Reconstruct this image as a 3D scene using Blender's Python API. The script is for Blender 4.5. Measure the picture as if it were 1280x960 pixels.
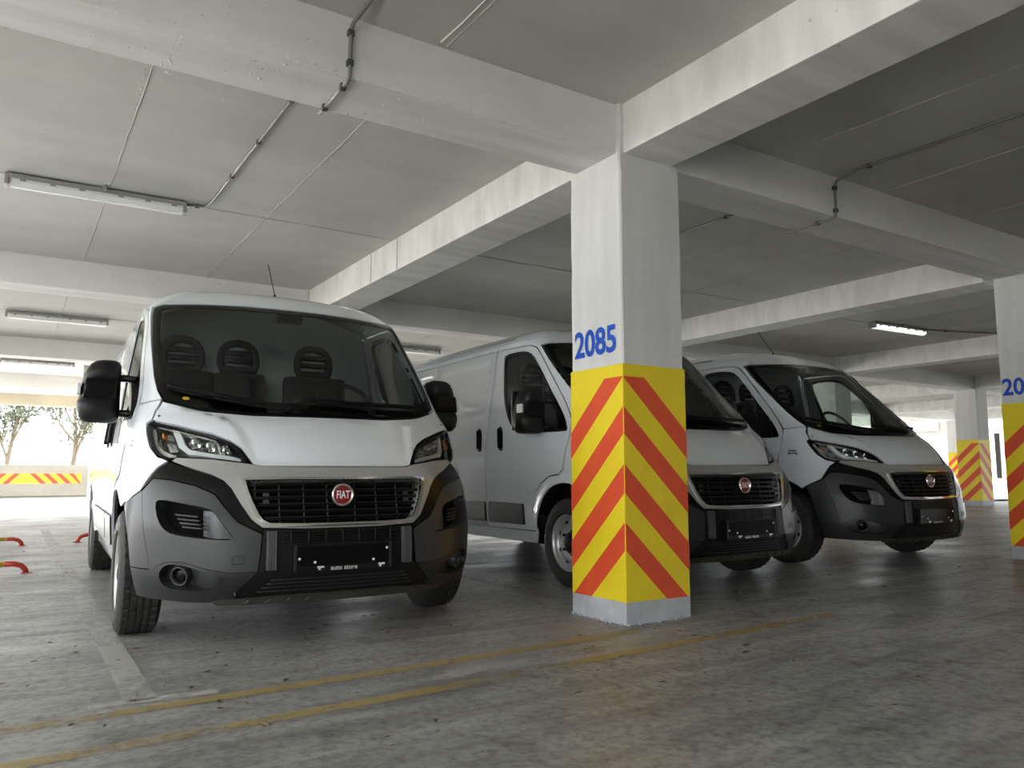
import bpy, bmesh, math, random
import numpy as np
from mathutils import Vector, Matrix
from mathutils.geometry import delaunay_2d_cdt

random.seed(7)
S = bpy.context.scene
COL = S.collection
for o in list(bpy.data.objects):
    bpy.data.objects.remove(o)

# ------------------------------------------------------------------ camera
PITCH, YAW, CAM_H, FPX = math.radians(6.55), math.radians(32.85), 0.88, 985.0
fw = Vector((math.sin(YAW) * math.cos(PITCH), math.cos(YAW) * math.cos(PITCH), math.sin(PITCH)))
rt = Vector((math.cos(YAW), -math.sin(YAW), 0))
upv = rt.cross(fw)
cam = bpy.data.cameras.new('camera')
cam.sensor_width = 36.0
cam.lens = FPX / 1280.0 * 36.0
cam.clip_end = 500
camo = bpy.data.objects.new('camera', cam)
COL.objects.link(camo)
camo.matrix_world = Matrix(((rt.x, upv.x, -fw.x, 0), (rt.y, upv.y, -fw.y, 0), (rt.z, upv.z, -fw.z, CAM_H), (0, 0, 0, 1)))
S.camera = camo

# ------------------------------------------------------------------ light
S.view_settings.view_transform = 'Standard'
S.view_settings.look = 'None'
S.view_settings.gamma = 1.0
S.view_settings.use_curve_mapping = False
S.view_settings.exposure = 2.95
W = bpy.data.worlds.new('sky')
S.world = W
W.use_nodes = True
bg = W.node_tree.nodes['Background']
bg.inputs['Color'].default_value = (0.93, 0.97, 1.0, 1)
bg.inputs['Strength'].default_value = 0.9
sun = bpy.data.lights.new('sun', 'SUN')
sun.energy = 12.0
sun.angle = math.radians(1.5)
sun.color = (1.0, 0.97, 0.92)
suno = bpy.data.objects.new('sun', sun)
COL.objects.link(suno)
SUN_DIR = Vector((-0.22, 0.95, 0.37)).normalized()      # towards the sun: far left, over the open deck
suno.rotation_euler = SUN_DIR.to_track_quat('Z', 'Y').to_euler()
suno.location = (-30, 50, 30)

# ------------------------------------------------------------------ materials
def nd(t, kind, **kw):
    n = t.nodes.new(kind)
    for k, v in kw.items():
        setattr(n, k, v)
    return n

def principled(name, col, rough=0.5, metal=0.0, coat=0.0, spec=0.5, emit=None):
    m = bpy.data.materials.new(name)
    m.use_nodes = True
    b = m.node_tree.nodes['Principled BSDF']
    b.inputs['Base Color'].default_value = (*col, 1)
    b.inputs['Roughness'].default_value = rough
    b.inputs['Metallic'].default_value = metal
    b.inputs['Coat Weight'].default_value = coat
    b.inputs['Coat Roughness'].default_value = 0.03
    b.inputs['Specular IOR Level'].default_value = spec
    if emit:
        b.inputs['Emission Color'].default_value = (*emit[0], 1)
        b.inputs['Emission Strength'].default_value = emit[1]
    return m

def noisy(name, c1, c2, scale=3.0, rough=(0.6, 0.8), bump=0.0, bscale=40.0, detail=6.0, metal=0.0, coat=0.0, spec=0.5, stretch=(1, 1, 1), extra=None):
    """two-tone noise colour, noise roughness and fine bump"""
    m = principled(name, c1, rough[0], metal, coat, spec)
    t = m.node_tree
    b = t.nodes['Principled BSDF']
    tc = nd(t, 'ShaderNodeTexCoord')
    mp = nd(t, 'ShaderNodeMapping')
    mp.inputs['Scale'].default_value = stretch
    t.links.new(tc.outputs['Object'], mp.inputs['Vector'])
    n = nd(t, 'ShaderNodeTexNoise')
    n.inputs['Scale'].default_value = scale
    n.inputs['Detail'].default_value = detail
    n.inputs['Roughness'].default_value = 0.6
    t.links.new(mp.outputs['Vector'], n.inputs['Vector'])
    r = nd(t, 'ShaderNodeValToRGB')
    r.color_ramp.elements[0].position = 0.35
    r.color_ramp.elements[1].position = 0.68
    r.color_ramp.elements[0].color = (*c1, 1)
    r.color_ramp.elements[1].color = (*c2, 1)
    t.links.new(n.outputs['Fac'], r.inputs['Fac'])
    t.links.new(r.outputs['Color'], b.inputs['Base Color'])
    mr = nd(t, 'ShaderNodeMapRange')
    mr.inputs['From Min'].default_value = 0.3
    mr.inputs['From Max'].default_value = 0.7
    mr.inputs['To Min'].default_value = rough[0]
    mr.inputs['To Max'].default_value = rough[1]
    t.links.new(n.outputs['Fac'], mr.inputs['Value'])
    t.links.new(mr.outputs['Result'], b.inputs['Roughness'])
    if bump:
        n2 = nd(t, 'ShaderNodeTexNoise')
        n2.inputs['Scale'].default_value = bscale
        n2.inputs['Detail'].default_value = 5
        t.links.new(mp.outputs['Vector'], n2.inputs['Vector'])
        bp = nd(t, 'ShaderNodeBump')
        bp.inputs['Strength'].default_value = bump
        bp.inputs['Distance'].default_value = 0.02
        t.links.new(n2.outputs['Fac'], bp.inputs['Height'])
        t.links.new(bp.outputs['Normal'], b.inputs['Normal'])
    return m

def concrete(name, c1, c2, pit=0.5, rough=(0.7, 0.9), form=(0.25, 3.0, 1.0), streak=0.84):
    """painted cast concrete: soft mottling, formwork streaks, blow holes and lumps"""
    m = noisy(name, c1, c2, 1.3, rough, 0.09, 16.0)
    t = m.node_tree
    b = t.nodes['Principled BSDF']
    tc = [n for n in t.nodes if n.type == 'TEX_COORD'][0]
    ramp = [n for n in t.nodes if n.type == 'VALTORGB'][0]
    mp = nd(t, 'ShaderNodeMapping')
    mp.inputs['Scale'].default_value = form
    t.links.new(tc.outputs['Object'], mp.inputs['Vector'])
    n = nd(t, 'ShaderNodeTexNoise')
    n.inputs['Scale'].default_value = 2.2
    n.inputs['Detail'].default_value = 8
    t.links.new(mp.outputs['Vector'], n.inputs['Vector'])
    mr = nd(t, 'ShaderNodeMapRange')
    mr.inputs['From Min'].default_value = 0.32
    mr.inputs['From Max'].default_value = 0.62
    mr.inputs['To Min'].default_value = streak
    mr.inputs['To Max'].default_value = 1.0
    t.links.new(n.outputs['Fac'], mr.inputs['Value'])
    mx = nd(t, 'ShaderNodeMix', data_type='RGBA', blend_type='MULTIPLY')
    mx.inputs['Factor'].default_value = 1
    t.links.new(ramp.outputs['Color'], mx.inputs['A'])
    t.links.new(mr.outputs['Result'], mx.inputs['B'])
    v = nd(t, 'ShaderNodeTexVoronoi', feature='F1')
    v.inputs['Scale'].default_value = 7.5
    v.inputs['Randomness'].default_value = 1.0
    t.links.new(tc.outputs['Object'], v.inputs['Vector'])
    m2 = nd(t, 'ShaderNodeMapRange')
    m2.inputs['From Min'].default_value = 0.03
    m2.inputs['From Max'].default_value = 0.085
    m2.inputs['To Min'].default_value = 1.0 - pit
    m2.inputs['To Max'].default_value = 1.0
    t.links.new(v.outputs['Distance'], m2.inputs['Value'])
    gate = nd(t, 'ShaderNodeTexNoise')
    gate.inputs['Scale'].default_value = 1.1
    t.links.new(tc.outputs['Object'], gate.inputs['Vector'])
    g2 = nd(t, 'ShaderNodeMapRange')
    g2.inputs['From Min'].default_value = 0.5
    g2.inputs['From Max'].default_value = 0.6
    t.links.new(gate.outputs['Fac'], g2.inputs['Value'])
    mx2 = nd(t, 'ShaderNodeMix', data_type='RGBA', blend_type='MULTIPLY')
    t.links.new(g2.outputs['Result'], mx2.inputs['Factor'])
    t.links.new(mx.outputs['Result'], mx2.inputs['A'])
    t.links.new(m2.outputs['Result'], mx2.inputs['B'])
    t.links.new(mx2.outputs['Result'], b.inputs['Base Color'])
    return m

def floor_material():
    m = principled('floor_concrete', (0.25, 0.24, 0.22), 0.45)
    t = m.node_tree
    b = t.nodes['Principled BSDF']
    tc = nd(t, 'ShaderNodeTexCoord')
    def noise(scale, detail, stretch=(1, 1, 1), rot=0.0, dist=0.0):
        mp = nd(t, 'ShaderNodeMapping')
        mp.inputs['Scale'].default_value = stretch
        mp.inputs['Rotation'].default_value = (0, 0, rot)
        t.links.new(tc.outputs['Object'], mp.inputs['Vector'])
        n = nd(t, 'ShaderNodeTexNoise')
        n.inputs['Scale'].default_value = scale
        n.inputs['Detail'].default_value = detail
        n.inputs['Roughness'].default_value = 0.65
        n.inputs['Distortion'].default_value = dist
        t.links.new(mp.outputs['Vector'], n.inputs['Vector'])
        return n
    def rng(src, a, bb, lo, hi):
        r = nd(t, 'ShaderNodeMapRange')
        r.inputs['From Min'].default_value = a
        r.inputs['From Max'].default_value = bb
        r.inputs['To Min'].default_value = lo
        r.inputs['To Max'].default_value = hi
        t.links.new(src, r.inputs['Value'])
        return r.outputs['Result']
    big = noise(0.55, 5, dist=0.4)
    ramp = nd(t, 'ShaderNodeValToRGB')
    e = ramp.color_ramp.elements
    e[0].position, e[0].color = 0.30, (0.262, 0.258, 0.244, 1)
    e[1].position, e[1].color = 0.72, (0.455, 0.45, 0.432, 1)
    t.links.new(big.outputs['Fac'], ramp.inputs['Fac'])
    def mul(col, fac_out):
        mx = nd(t, 'ShaderNodeMix', data_type='RGBA', blend_type='MULTIPLY')
        mx.inputs['Factor'].default_value = 1
        t.links.new(col, mx.inputs['A'])
        t.links.new(fac_out, mx.inputs['B'])
        return mx.outputs['Result']
    streak = noise(2.0, 8, (0.35, 3.2, 1), 0.35, 0.6)     # tyre sweep marks
    c = mul(ramp.outputs['Color'], rng(streak.outputs['Fac'], 0.33, 0.60, 0.58, 1.0))
    fine = noise(26.0, 6)
    c = mul(c, rng(fine.outputs['Fac'], 0.34, 0.56, 0.60, 1.08))
    spots = noise(5.0, 9, dist=1.0)
    c = mul(c, rng(spots.outputs['Fac'], 0.32, 0.48, 0.58, 1.0))
    pale = noise(1.5, 9, (1.4, .8, 1), 0.2, 1.4)
    mx = nd(t, 'ShaderNodeMix', data_type='RGBA')
    t.links.new(rng(pale.outputs['Fac'], 0.56, 0.74, 0.0, 0.45), mx.inputs['Factor'])
    t.links.new(c, mx.inputs['A'])
    mx.inputs['B'].default_value = (0.42, 0.41, 0.385, 1)
    t.links.new(mx.outputs['Result'], b.inputs['Base Color'])
    rough = noise(1.1, 6, (1, 1.6, 1), 0.3)
    t.links.new(rng(rough.outputs['Fac'], 0.3, 0.7, 0.34, 0.62), b.inputs['Roughness'])
    b.inputs['Specular IOR Level'].default_value = 0.5
    bp = nd(t, 'ShaderNodeBump')
    bp.inputs['Strength'].default_value = 0.35
    bp.inputs['Distance'].default_value = 0.008
    hh = noise(9.0, 8)
    t.links.new(hh.outputs['Fac'], bp.inputs['Height'])
    t.links.new(bp.outputs['Normal'], b.inputs['Normal'])
    return m

def worn_paint(name, col, keep=0.5, scale=9.0):
    """thin worn road paint: noise holes let the floor below show"""
    m = principled(name, col, 0.55)
    t = m.node_tree
    b = t.nodes['Principled BSDF']
    tc = nd(t, 'ShaderNodeTexCoord')
    n = nd(t, 'ShaderNodeTexNoise')
    n.inputs['Scale'].default_value = scale
    n.inputs['Detail'].default_value = 9
    n.inputs['Roughness'].default_value = 0.7
    t.links.new(tc.outputs['Object'], n.inputs['Vector'])
    n3 = nd(t, 'ShaderNodeTexNoise')
    n3.inputs['Scale'].default_value = 1.3
    t.links.new(tc.outputs['Object'], n3.inputs['Vector'])
    ad = nd(t, 'ShaderNodeMath', operation='ADD')
    t.links.new(n.outputs['Fac'], ad.inputs[0])
    t.links.new(n3.outputs['Fac'], ad.inputs[1])
    r = nd(t, 'ShaderNodeMapRange')
    r.inputs['From Min'].default_value = 1.30 - keep
    r.inputs['From Max'].default_value = 1.55 - keep
    r.inputs['To Min'].default_value = 0.0
    r.inputs['To Max'].default_value = 0.62
    t.links.new(ad.outputs[0], r.inputs['Value'])
    t.links.new(r.outputs['Result'], b.inputs['Alpha'])
    return m

def glass(name, tint=(0.72, 0.78, 0.75), ior=1.5, rough=0.0):
    m = bpy.data.materials.new(name)
    m.use_nodes = True
    t = m.node_tree
    t.nodes.clear()
    out = nd(t, 'ShaderNodeOutputMaterial')
    tr = nd(t, 'ShaderNodeBsdfTransparent')
    tr.inputs['Color'].default_value = (*tint, 1)
    gl = nd(t, 'ShaderNodeBsdfGlossy')
    gl.inputs['Roughness'].default_value = rough
    fr = nd(t, 'ShaderNodeFresnel')
    fr.inputs['IOR'].default_value = ior
    mx = nd(t, 'ShaderNodeMixShader')
    t.links.new(fr.outputs['Fac'], mx.inputs['Fac'])
    t.links.new(tr.outputs[0], mx.inputs[1])
    t.links.new(gl.outputs[0], mx.inputs[2])
    t.links.new(mx.outputs[0], out.inputs['Surface'])
    return m

M = {}
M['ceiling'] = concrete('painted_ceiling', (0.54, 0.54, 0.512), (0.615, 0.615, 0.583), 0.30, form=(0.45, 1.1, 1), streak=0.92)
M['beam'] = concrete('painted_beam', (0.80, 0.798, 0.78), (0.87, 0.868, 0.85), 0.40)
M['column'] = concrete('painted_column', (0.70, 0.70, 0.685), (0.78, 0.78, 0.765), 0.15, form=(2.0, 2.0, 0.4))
M['edge_beam'] = concrete('beige_edge_beam', (0.42, 0.37, 0.28), (0.52, 0.46, 0.35), 0.2)
M['floor'] = floor_material()
M['outdoor'] = noisy('outdoor_concrete', (0.20, 0.195, 0.185), (0.27, 0.265, 0.25), 0.4, (0.7, 0.9), 0.2, 8)  # tone picked for how much daylight it bounces under the slab
M['parapet'] = concrete('parapet_concrete', (0.19, 0.172, 0.138), (0.235, 0.212, 0.17), 0.2)
M['dark_wall'] = noisy('darkened_wall_concrete', (0.10, 0.098, 0.092), (0.14, 0.137, 0.13), 0.6, (0.7, 0.9), 0.2, 8)
M['yellow'] = noisy('yellow_paint', (0.86, 0.66, 0.012), (0.93, 0.74, 0.02), 5, (0.5, 0.65), 0.12, 30)
M['red'] = noisy('red_paint', (0.74, 0.075, 0.022), (0.83, 0.10, 0.03), 5, (0.5, 0.65), 0.12, 30)
M['yellow_dimmed'] = noisy('dimmed_yellow_paint', (0.50, 0.36, 0.008), (0.56, 0.41, 0.01), 5, (0.5, 0.7))  # column yellow darkened so the daylit parapet band does not burn out
M['red_dimmed'] = noisy('dimmed_red_paint', (0.36, 0.028, 0.010), (0.42, 0.036, 0.014), 5, (0.5, 0.7))  # column red, darkened likewise against overexposure outdoors
M['base_grey'] = noisy('grey_base_paint', (0.42, 0.44, 0.47), (0.55, 0.57, 0.60), 6, (0.5, 0.7), 0.3, 25)
M['blue'] = principled('blue_number_paint', (0.0, 0.075, 0.52), 0.45)
M['line_yellow'] = worn_paint('worn_yellow_line', (0.46, 0.345, 0.115), 0.53, 10)
M['line_white'] = worn_paint('worn_white_line', (0.60, 0.59, 0.565), 0.50, 8)
M['line_pale'] = worn_paint('pale_spill', (0.50, 0.49, 0.46), 0.60, 12)
M['conduit'] = principled('grey_conduit', (0.20, 0.20, 0.19), 0.5)
M['clip'] = principled('conduit_clip', (0.08, 0.08, 0.08), 0.5)
M['lamp_body'] = principled('lamp_housing', (0.33, 0.33, 0.32), 0.5)
M['lamp_diffuser'] = principled('lamp_diffuser', (0.88, 0.9, 0.9), 0.18, coat=0.6)
M['lamp_lit'] = principled('lit_lamp_diffuser', (0.88, 0.9, 0.9), 0.3, emit=((1.0, 0.98, 0.94), 0.16))
M['hoop_yellow'] = principled('hoop_yellow', (0.62, 0.40, 0.03), 0.4)
M['hoop_red'] = principled('hoop_red', (0.36, 0.022, 0.012), 0.4)
M['seam'] = principled('filled_seam', (0.47, 0.46, 0.43), 0.8)
M['seam_light'] = principled('light_seam', (0.86, 0.85, 0.82), 0.8)
M['leaf'] = noisy('dry_leaf', (0.05, 0.035, 0.02), (0.30, 0.22, 0.13), 7, (0.6, 0.9))
M['white'] = principled('white_car_paint', (0.755, 0.795, 0.835), 0.35, coat=1.0)
M['silver'] = principled('satin_silver_trim', (0.42, 0.42, 0.41), 0.38, 0.35, coat=0.3)
M['chrome'] = principled('chrome', (0.82, 0.82, 0.82), 0.12, 1.0)
M['grey_plastic'] = noisy('grey_bumper_plastic', (0.030, 0.032, 0.036), (0.036, 0.038, 0.042), 30, (0.36, 0.44), 0.05, 300)
M['skirt_plastic'] = noisy('dark_skirt_plastic', (0.016, 0.017, 0.018), (0.021, 0.022, 0.023), 30, (0.42, 0.5), 0.05, 300)
M['black'] = principled('black_plastic', (0.006, 0.006, 0.0065), 0.45, spec=0.35)
M['wiper'] = principled('wiper_black', (0.004, 0.004, 0.004), 0.7, spec=0.15)
M['gloss_black'] = principled('gloss_black', (0.004, 0.004, 0.0045), 0.28, spec=0.22)
M['lamp_inner'] = principled('lamp_inner', (0.30, 0.30, 0.29), 0.3, 0.8)
M['strip'] = principled('grey_strip', (0.10, 0.105, 0.11), 0.5)
M['skid'] = principled('skid_plate', (0.045, 0.043, 0.038), 0.5)
M['core'] = principled('inner_dark', (0.005, 0.005, 0.005), 0.9, spec=0.05)
M['rubber'] = noisy('tyre_rubber', (0.020, 0.020, 0.019), (0.042, 0.040, 0.037), 14, (0.6, 0.8), 0.1, 80)
M['rim'] = principled('steel_rim', (0.50, 0.51, 0.52), 0.35, 0.6)
M['rim_dark'] = principled('rim_dark', (0.02, 0.02, 0.02), 0.5)
M['windscreen'] = glass('windscreen_glass', (0.74, 0.80, 0.77), 1.35)
M['side_glass'] = glass('side_glass', (0.70, 0.76, 0.74), 1.45)
M['lens'] = glass('lamp_lens', (0.93, 0.95, 0.95), 1.35)
M['mirror_glass'] = principled('mirror_glass', (0.8, 0.8, 0.8), 0.02, 1.0)
M['amber'] = principled('amber', (0.85, 0.28, 0.02), 0.2, coat=1)
M['interior_dark'] = noisy('interior_dark', (0.008, 0.008, 0.009), (0.013, 0.013, 0.014), 60, (0.6, 0.8))
M['seat_fabric'] = noisy('seat_fabric', (0.009, 0.009, 0.010), (0.016, 0.016, 0.018), 80, (0.8, 0.95))
M['interior_light'] = principled('interior_light', (0.72, 0.74, 0.72), 0.6)
M['logo_red'] = principled('badge_red', (0.28, 0.012, 0.015), 0.2, coat=1)
M['letter'] = principled('white_print', (0.85, 0.85, 0.85), 0.5)
M['badge_dark'] = principled('dark_badge', (0.03, 0.03, 0.03), 0.4)
M['bark'] = noisy('bark', (0.10, 0.08, 0.05), (0.16, 0.13, 0.085), 6, (0.8, 0.95), 0.4, 20)
M['foliage'] = noisy('sparse_foliage', (0.07, 0.085, 0.065), (0.16, 0.17, 0.11), 2, (0.6, 0.8))
M['sign_white'] = principled('sign_white', (0.22, 0.22, 0.22), 0.6)
M['sign_blue'] = principled('sign_pale_blue', (0.075, 0.125, 0.14), 0.7)
M['sign_yellow'] = principled('sign_yellow', (0.14, 0.12, 0.055), 0.7)
M['sign_ink'] = principled('sign_ink', (0.015, 0.015, 0.035), 0.6)

# ------------------------------------------------------------------ mesh helpers
def link(name, me, mat=None, parent=None):
    o = bpy.data.objects.new(name, me)
    COL.objects.link(o)
    if mat is not None:
        me.materials.clear()
        me.materials.append(M[mat] if isinstance(mat, str) else mat)
    if parent is not None:
        o.parent = parent
    return o

def mesh(name, verts, faces, mat=None, parent=None, smooth=False):
    me = bpy.data.meshes.new(name)
    me.from_pydata([tuple(v) for v in verts], [], faces)
    me.update()
    if smooth:
        me.polygons.foreach_set('use_smooth', [True] * len(me.polygons))
    return link(name, me, mat, parent)

def from_bm(name, bm, mat=None, parent=None, smooth=False):
    me = bpy.data.meshes.new(name)
    bm.normal_update()
    bm.to_mesh(me)
    bm.free()
    if smooth:
        me.polygons.foreach_set('use_smooth', [True] * len(me.polygons))
    return link(name, me, mat, parent)

def bm_box(bm, lo, hi, bevel=0.0, mtx=None):
    lo, hi = Vector(lo), Vector(hi)
    r = bmesh.ops.create_cube(bm, size=1.0)
    vs = r['verts']
    for v in vs:
        v.co = Vector((lo.x + (v.co.x + .5) * (hi.x - lo.x), lo.y + (v.co.y + .5) * (hi.y - lo.y), lo.z + (v.co.z + .5) * (hi.z - lo.z)))
    if bevel:
        es = list({e for v in vs for e in v.link_edges})
        r2 = bmesh.ops.bevel(bm, geom=es, offset=bevel, segments=2, profile=0.7, affect='EDGES')
        vs = list({v for v in r2['verts']} | {v for v in vs if v.is_valid})
    if mtx is not None:
        bmesh.ops.transform(bm, matrix=mtx, verts=[v for v in vs if v.is_valid])
    return vs

def box(name, lo, hi, mat, parent=None, bevel=0.0):
    bm = bmesh.new()
    bm_box(bm, lo, hi, bevel)
    return from_bm(name, bm, mat, parent)

def tube(name, pts, r, mat, parent=None, n=8, cap=True, ry=None, closed=False):
    """sweep an ellipse along a polyline"""
    pts = [Vector(p) for p in pts]
    ry = ry or r
    V, Fc = [], []
    N = len(pts)
    ref = None
    for i, p in enumerate(pts):
        if closed:
            d = (pts[(i + 1) % N] - pts[i - 1]).normalized()
        else:
            d = (pts[min(i + 1, N - 1)] - pts[max(i - 1, 0)]).normalized()
        if ref is None:
            ref = Vector((0, 0, 1)) if abs(d.z) < .9 else Vector((0, 1, 0))
        a = (ref - d * ref.dot(d)).normalized()
        ref = a
        b = d.cross(a)
        for k in range(n):
            th = 2 * math.pi * k / n
            V.append(p + a * (ry * math.sin(th)) + b * (r * math.cos(th)))
    for i in range(N if closed else N - 1):
        j = (i + 1) % N
        for k in range(n):
            k2 = (k + 1) % n
            Fc.append((i * n + k, i * n + k2, j * n + k2, j * n + k))
    if cap and not closed:
        Fc.append(tuple(range(n))[::-1])
        Fc.append(tuple((N - 1) * n + k for k in range(n)))
    return mesh(name, V, Fc, mat, parent, True)

def lathe(name, prof, mat, parent=None, n=32, axis='x', smooth=True, rad=None):
    """prof: list of (axial, radius); rad(i,j,r) may modulate"""
    V, Fc = [], []
    for i, (a, r) in enumerate(prof):
        for j in range(n):
            th = 2 * math.pi * j / n
            rr = rad(i, j, r) if rad else r
            c, s = rr * math.cos(th), rr * math.sin(th)
            V.append((a, c, s) if axis == 'x' else ((c, a, s) if axis == 'y' else (c, s, a)))
    for i in range(len(prof) - 1):
        for j in range(n):
            j2 = (j + 1) % n
            q = (i * n + j, i * n + j2, (i + 1) * n + j2, (i + 1) * n + j)
            Fc.append(q if axis != 'y' else q[::-1])
    return mesh(name, V, Fc, mat, parent, smooth)

def empty(name, loc=(0, 0, 0), rz=0.0):
    o = bpy.data.objects.new(name, None)
    o.empty_display_size = 0.2
    COL.objects.link(o)
    o.location = loc
    o.rotation_euler = (0, 0, rz)
    return o

def tag(o, label=None, cat=None, group=None, kind=None):
    if label: o['label'] = label
    if cat: o['category'] = cat
    if group: o['group'] = group
    if kind: o['kind'] = kind
    return o

def text_mesh(body, size, bold=0.0, xs=1.0, depth=0.0):
    cu = bpy.data.curves.new('print', 'FONT')
    cu.body = body
    cu.size = size
    cu.offset = bold
    cu.extrude = depth
    cu.align_x = 'CENTER'
    cu.align_y = 'CENTER'
    cu.resolution_u = 4
    o = bpy.data.objects.new('print', cu)
    COL.objects.link(o)
    bpy.context.view_layer.update()
    me = bpy.data.meshes.new_from_object(o.evaluated_get(bpy.context.evaluated_depsgraph_get()))
    bpy.data.objects.remove(o)
    for v in me.vertices:
        v.co.x *= xs
    return me

def text(name, body, size, mat, parent, mtx, bold=0.0, xs=1.0):
    me = text_mesh(body, size, bold, xs)
    me.transform(mtx)
    return link(name, me, mat, parent)

def frame(origin, xaxis, yaxis):
    """matrix taking XY text plane to a plane in the scene"""
    x, y = Vector(xaxis).normalized(), Vector(yaxis).normalized()
    z = x.cross(y)
    return Matrix(((x.x, y.x, z.x, origin[0]), (x.y, y.y, z.y, origin[1]), (x.z, y.z, z.z, origin[2]), (0, 0, 0, 1)))

def copy_tree(o, parent=None):
    c = o.copy()
    COL.objects.link(c)
    c.parent = parent
    for ch in o.children:
        copy_tree(ch, c)
    return c

def prism(name, poly, axis, a, b, mat, parent=None):
    """extrude a 2D polygon along an axis between a and b; poly in the other two coordinates in order"""
    def pt(p, h):
        return {'x': (h, p[0], p[1]), 'y': (p[0], h, p[1]), 'z': (p[0], p[1], h)}[axis]
    n = len(poly)
    V = [pt(p, a) for p in poly] + [pt(p, b) for p in poly]
    Fc = [tuple(range(n)), tuple(range(2 * n - 1, n - 1, -1))] + [(i, i + n, (i + 1) % n + n, (i + 1) % n) for i in range(n)]
    o = mesh(name, V, Fc, mat, parent)
    bm = bmesh.new()
    bm.from_mesh(o.data)
    bmesh.ops.recalc_face_normals(bm, faces=bm.faces)
    bm.to_mesh(o.data)
    bm.free()
    return o

# ------------------------------------------------------------------ the garage
ZB, ZS = 2.86, 3.18
GX = [3.09 + 5.31 * i for i in range(-1, 6)]
GY = [-8.35, -2.38, 3.565, 9.51, 15.45, 21.1, 26.4]
XE, YE = 30.25, 26.95
XW, YS = -6.3, -11.0
CW = 0.505

def zf(x):
    """the floor falls gently: level by the first van, a little higher to the right"""
    return float(np.interp(x, [1.6, 4.7, 7.4, 9.0, 14.0, 31.0], [0.0, 0.026, 0.047, 0.060, 0.150, 0.160]))

def struct(o, label=None):
    o['kind'] = 'structure'
    if label: o['label'] = label
    return o

xs = [-6.4, 1.6, 4.7, 7.4, 9.0, 14.0, 31.0]
V, Fc = [], []
for x in xs:
    V += [(x, -14.0, zf(x)), (x, 27.0, zf(x))]
for i in range(len(xs) - 1):
    Fc.append((2 * i, 2 * i + 2, 2 * i + 3, 2 * i + 1))
struct(mesh('floor', V, Fc, 'floor'), 'dusty grey concrete parking deck floor')
struct(mesh('deck', [(-9.5, -30, -.004), (-6.4, -30, -.004), (-6.4, 27, -.004), (31, 27, -.004), (31, 35.5, -.004), (-9.5, 35.5, -.004)], [(0, 1, 2, 3, 4, 5)], 'outdoor'), 'open deck around the covered bays, tone set for bounced daylight')
struct(mesh('ground', [(-140, -60, -.09), (30.9, -60, -.09), (30.9, 220, -.09), (-140, 220, -.09)], [(0, 1, 2, 3)], 'outdoor'), 'bright open ground beyond the deck')
struct(mesh('forecourt', [(30.95, -60, .155), (170, -60, .155), (170, 220, .155), (30.95, 220, .155)], [(0, 1, 2, 3)], 'outdoor'), 'bright forecourt beyond the right end of the deck')
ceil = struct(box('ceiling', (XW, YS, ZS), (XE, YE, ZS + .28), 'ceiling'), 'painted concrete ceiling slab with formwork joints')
struct(box('wall_back', (XW, YS - .25, -.05), (XE, YS, ZS + .28), 'dark_wall'), 'unseen wall behind the viewer, darkened to cut reflected light')  # out of view; kept dark to hold light off the van fronts

# formwork seams proud of the slab underside
def seam(x0, y0, x1, y1, w=.012, mat='seam', h=.006):
    rng = random.Random(int(x0 * 100 + y0 * 37))
    n = max(6, int(math.hypot(x1 - x0, y1 - y0) / .22))
    d = Vector((x1 - x0, y1 - y0, 0)); l = d.length; d /= l
    s = Vector((-d.y, d.x, 0))
    V, Fc = [], []
    for i in range(n + 1):
        p = Vector((x0, y0, 0)) + d * (l * i / n) + s * rng.uniform(-.004, .004)
        ww = w * rng.uniform(.35, 1.15) / 2
        hh = h * rng.uniform(.4, 1.3)
        V += [(p.x + s.x * ww, p.y + s.y * ww, ZS + .002), (p.x, p.y, ZS - hh), (p.x - s.x * ww, p.y - s.y * ww, ZS + .002)]
        if i:
            a = 3 * (i - 1)
            Fc += [(a, a + 1, a + 4, a + 3), (a + 1, a + 2, a + 5, a + 4)]
    return mesh('seam', V, Fc, mat, ceil)
for j in range(1, len(GY) - 1):
    for i in range(-1, 5):
        bx = 3.09 + 5.31 * i
        y0, y1 = GY[j] + .44, GY[j + 1]
        if i > 2 and j < 2: continue
        seam(bx + 2.80, y0, bx + 2.84, y1, .020)
        seam(bx + 4.08, y0, bx + 4.11, y1, .022)
        seam(bx + .45, y0 + 3.02, bx + 5.3, y0 + 2.98, .014)
if 1: seam(1.84, .2, 1.845, 3.55, .022, 'seam_light')
seam(4.80, .2, 4.62, 3.55, .016)
seam(6.02, 4.05, 6.05, 9.5, .014)

# beams, one object for each span between columns
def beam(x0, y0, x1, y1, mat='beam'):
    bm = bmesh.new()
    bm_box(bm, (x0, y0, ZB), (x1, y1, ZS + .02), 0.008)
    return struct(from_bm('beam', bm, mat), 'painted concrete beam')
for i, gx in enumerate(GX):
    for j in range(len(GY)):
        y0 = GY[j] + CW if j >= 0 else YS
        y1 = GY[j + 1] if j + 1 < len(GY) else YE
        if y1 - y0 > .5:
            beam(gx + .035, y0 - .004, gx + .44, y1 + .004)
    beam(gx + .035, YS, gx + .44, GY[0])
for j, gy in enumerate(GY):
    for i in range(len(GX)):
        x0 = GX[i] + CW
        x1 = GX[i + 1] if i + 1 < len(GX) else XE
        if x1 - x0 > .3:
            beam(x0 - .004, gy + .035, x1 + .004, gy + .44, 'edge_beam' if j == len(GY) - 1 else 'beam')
    beam(XW, gy + .035, GX[0], gy + .44, 'edge_beam' if j == len(GY) - 1 else 'beam')

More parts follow.
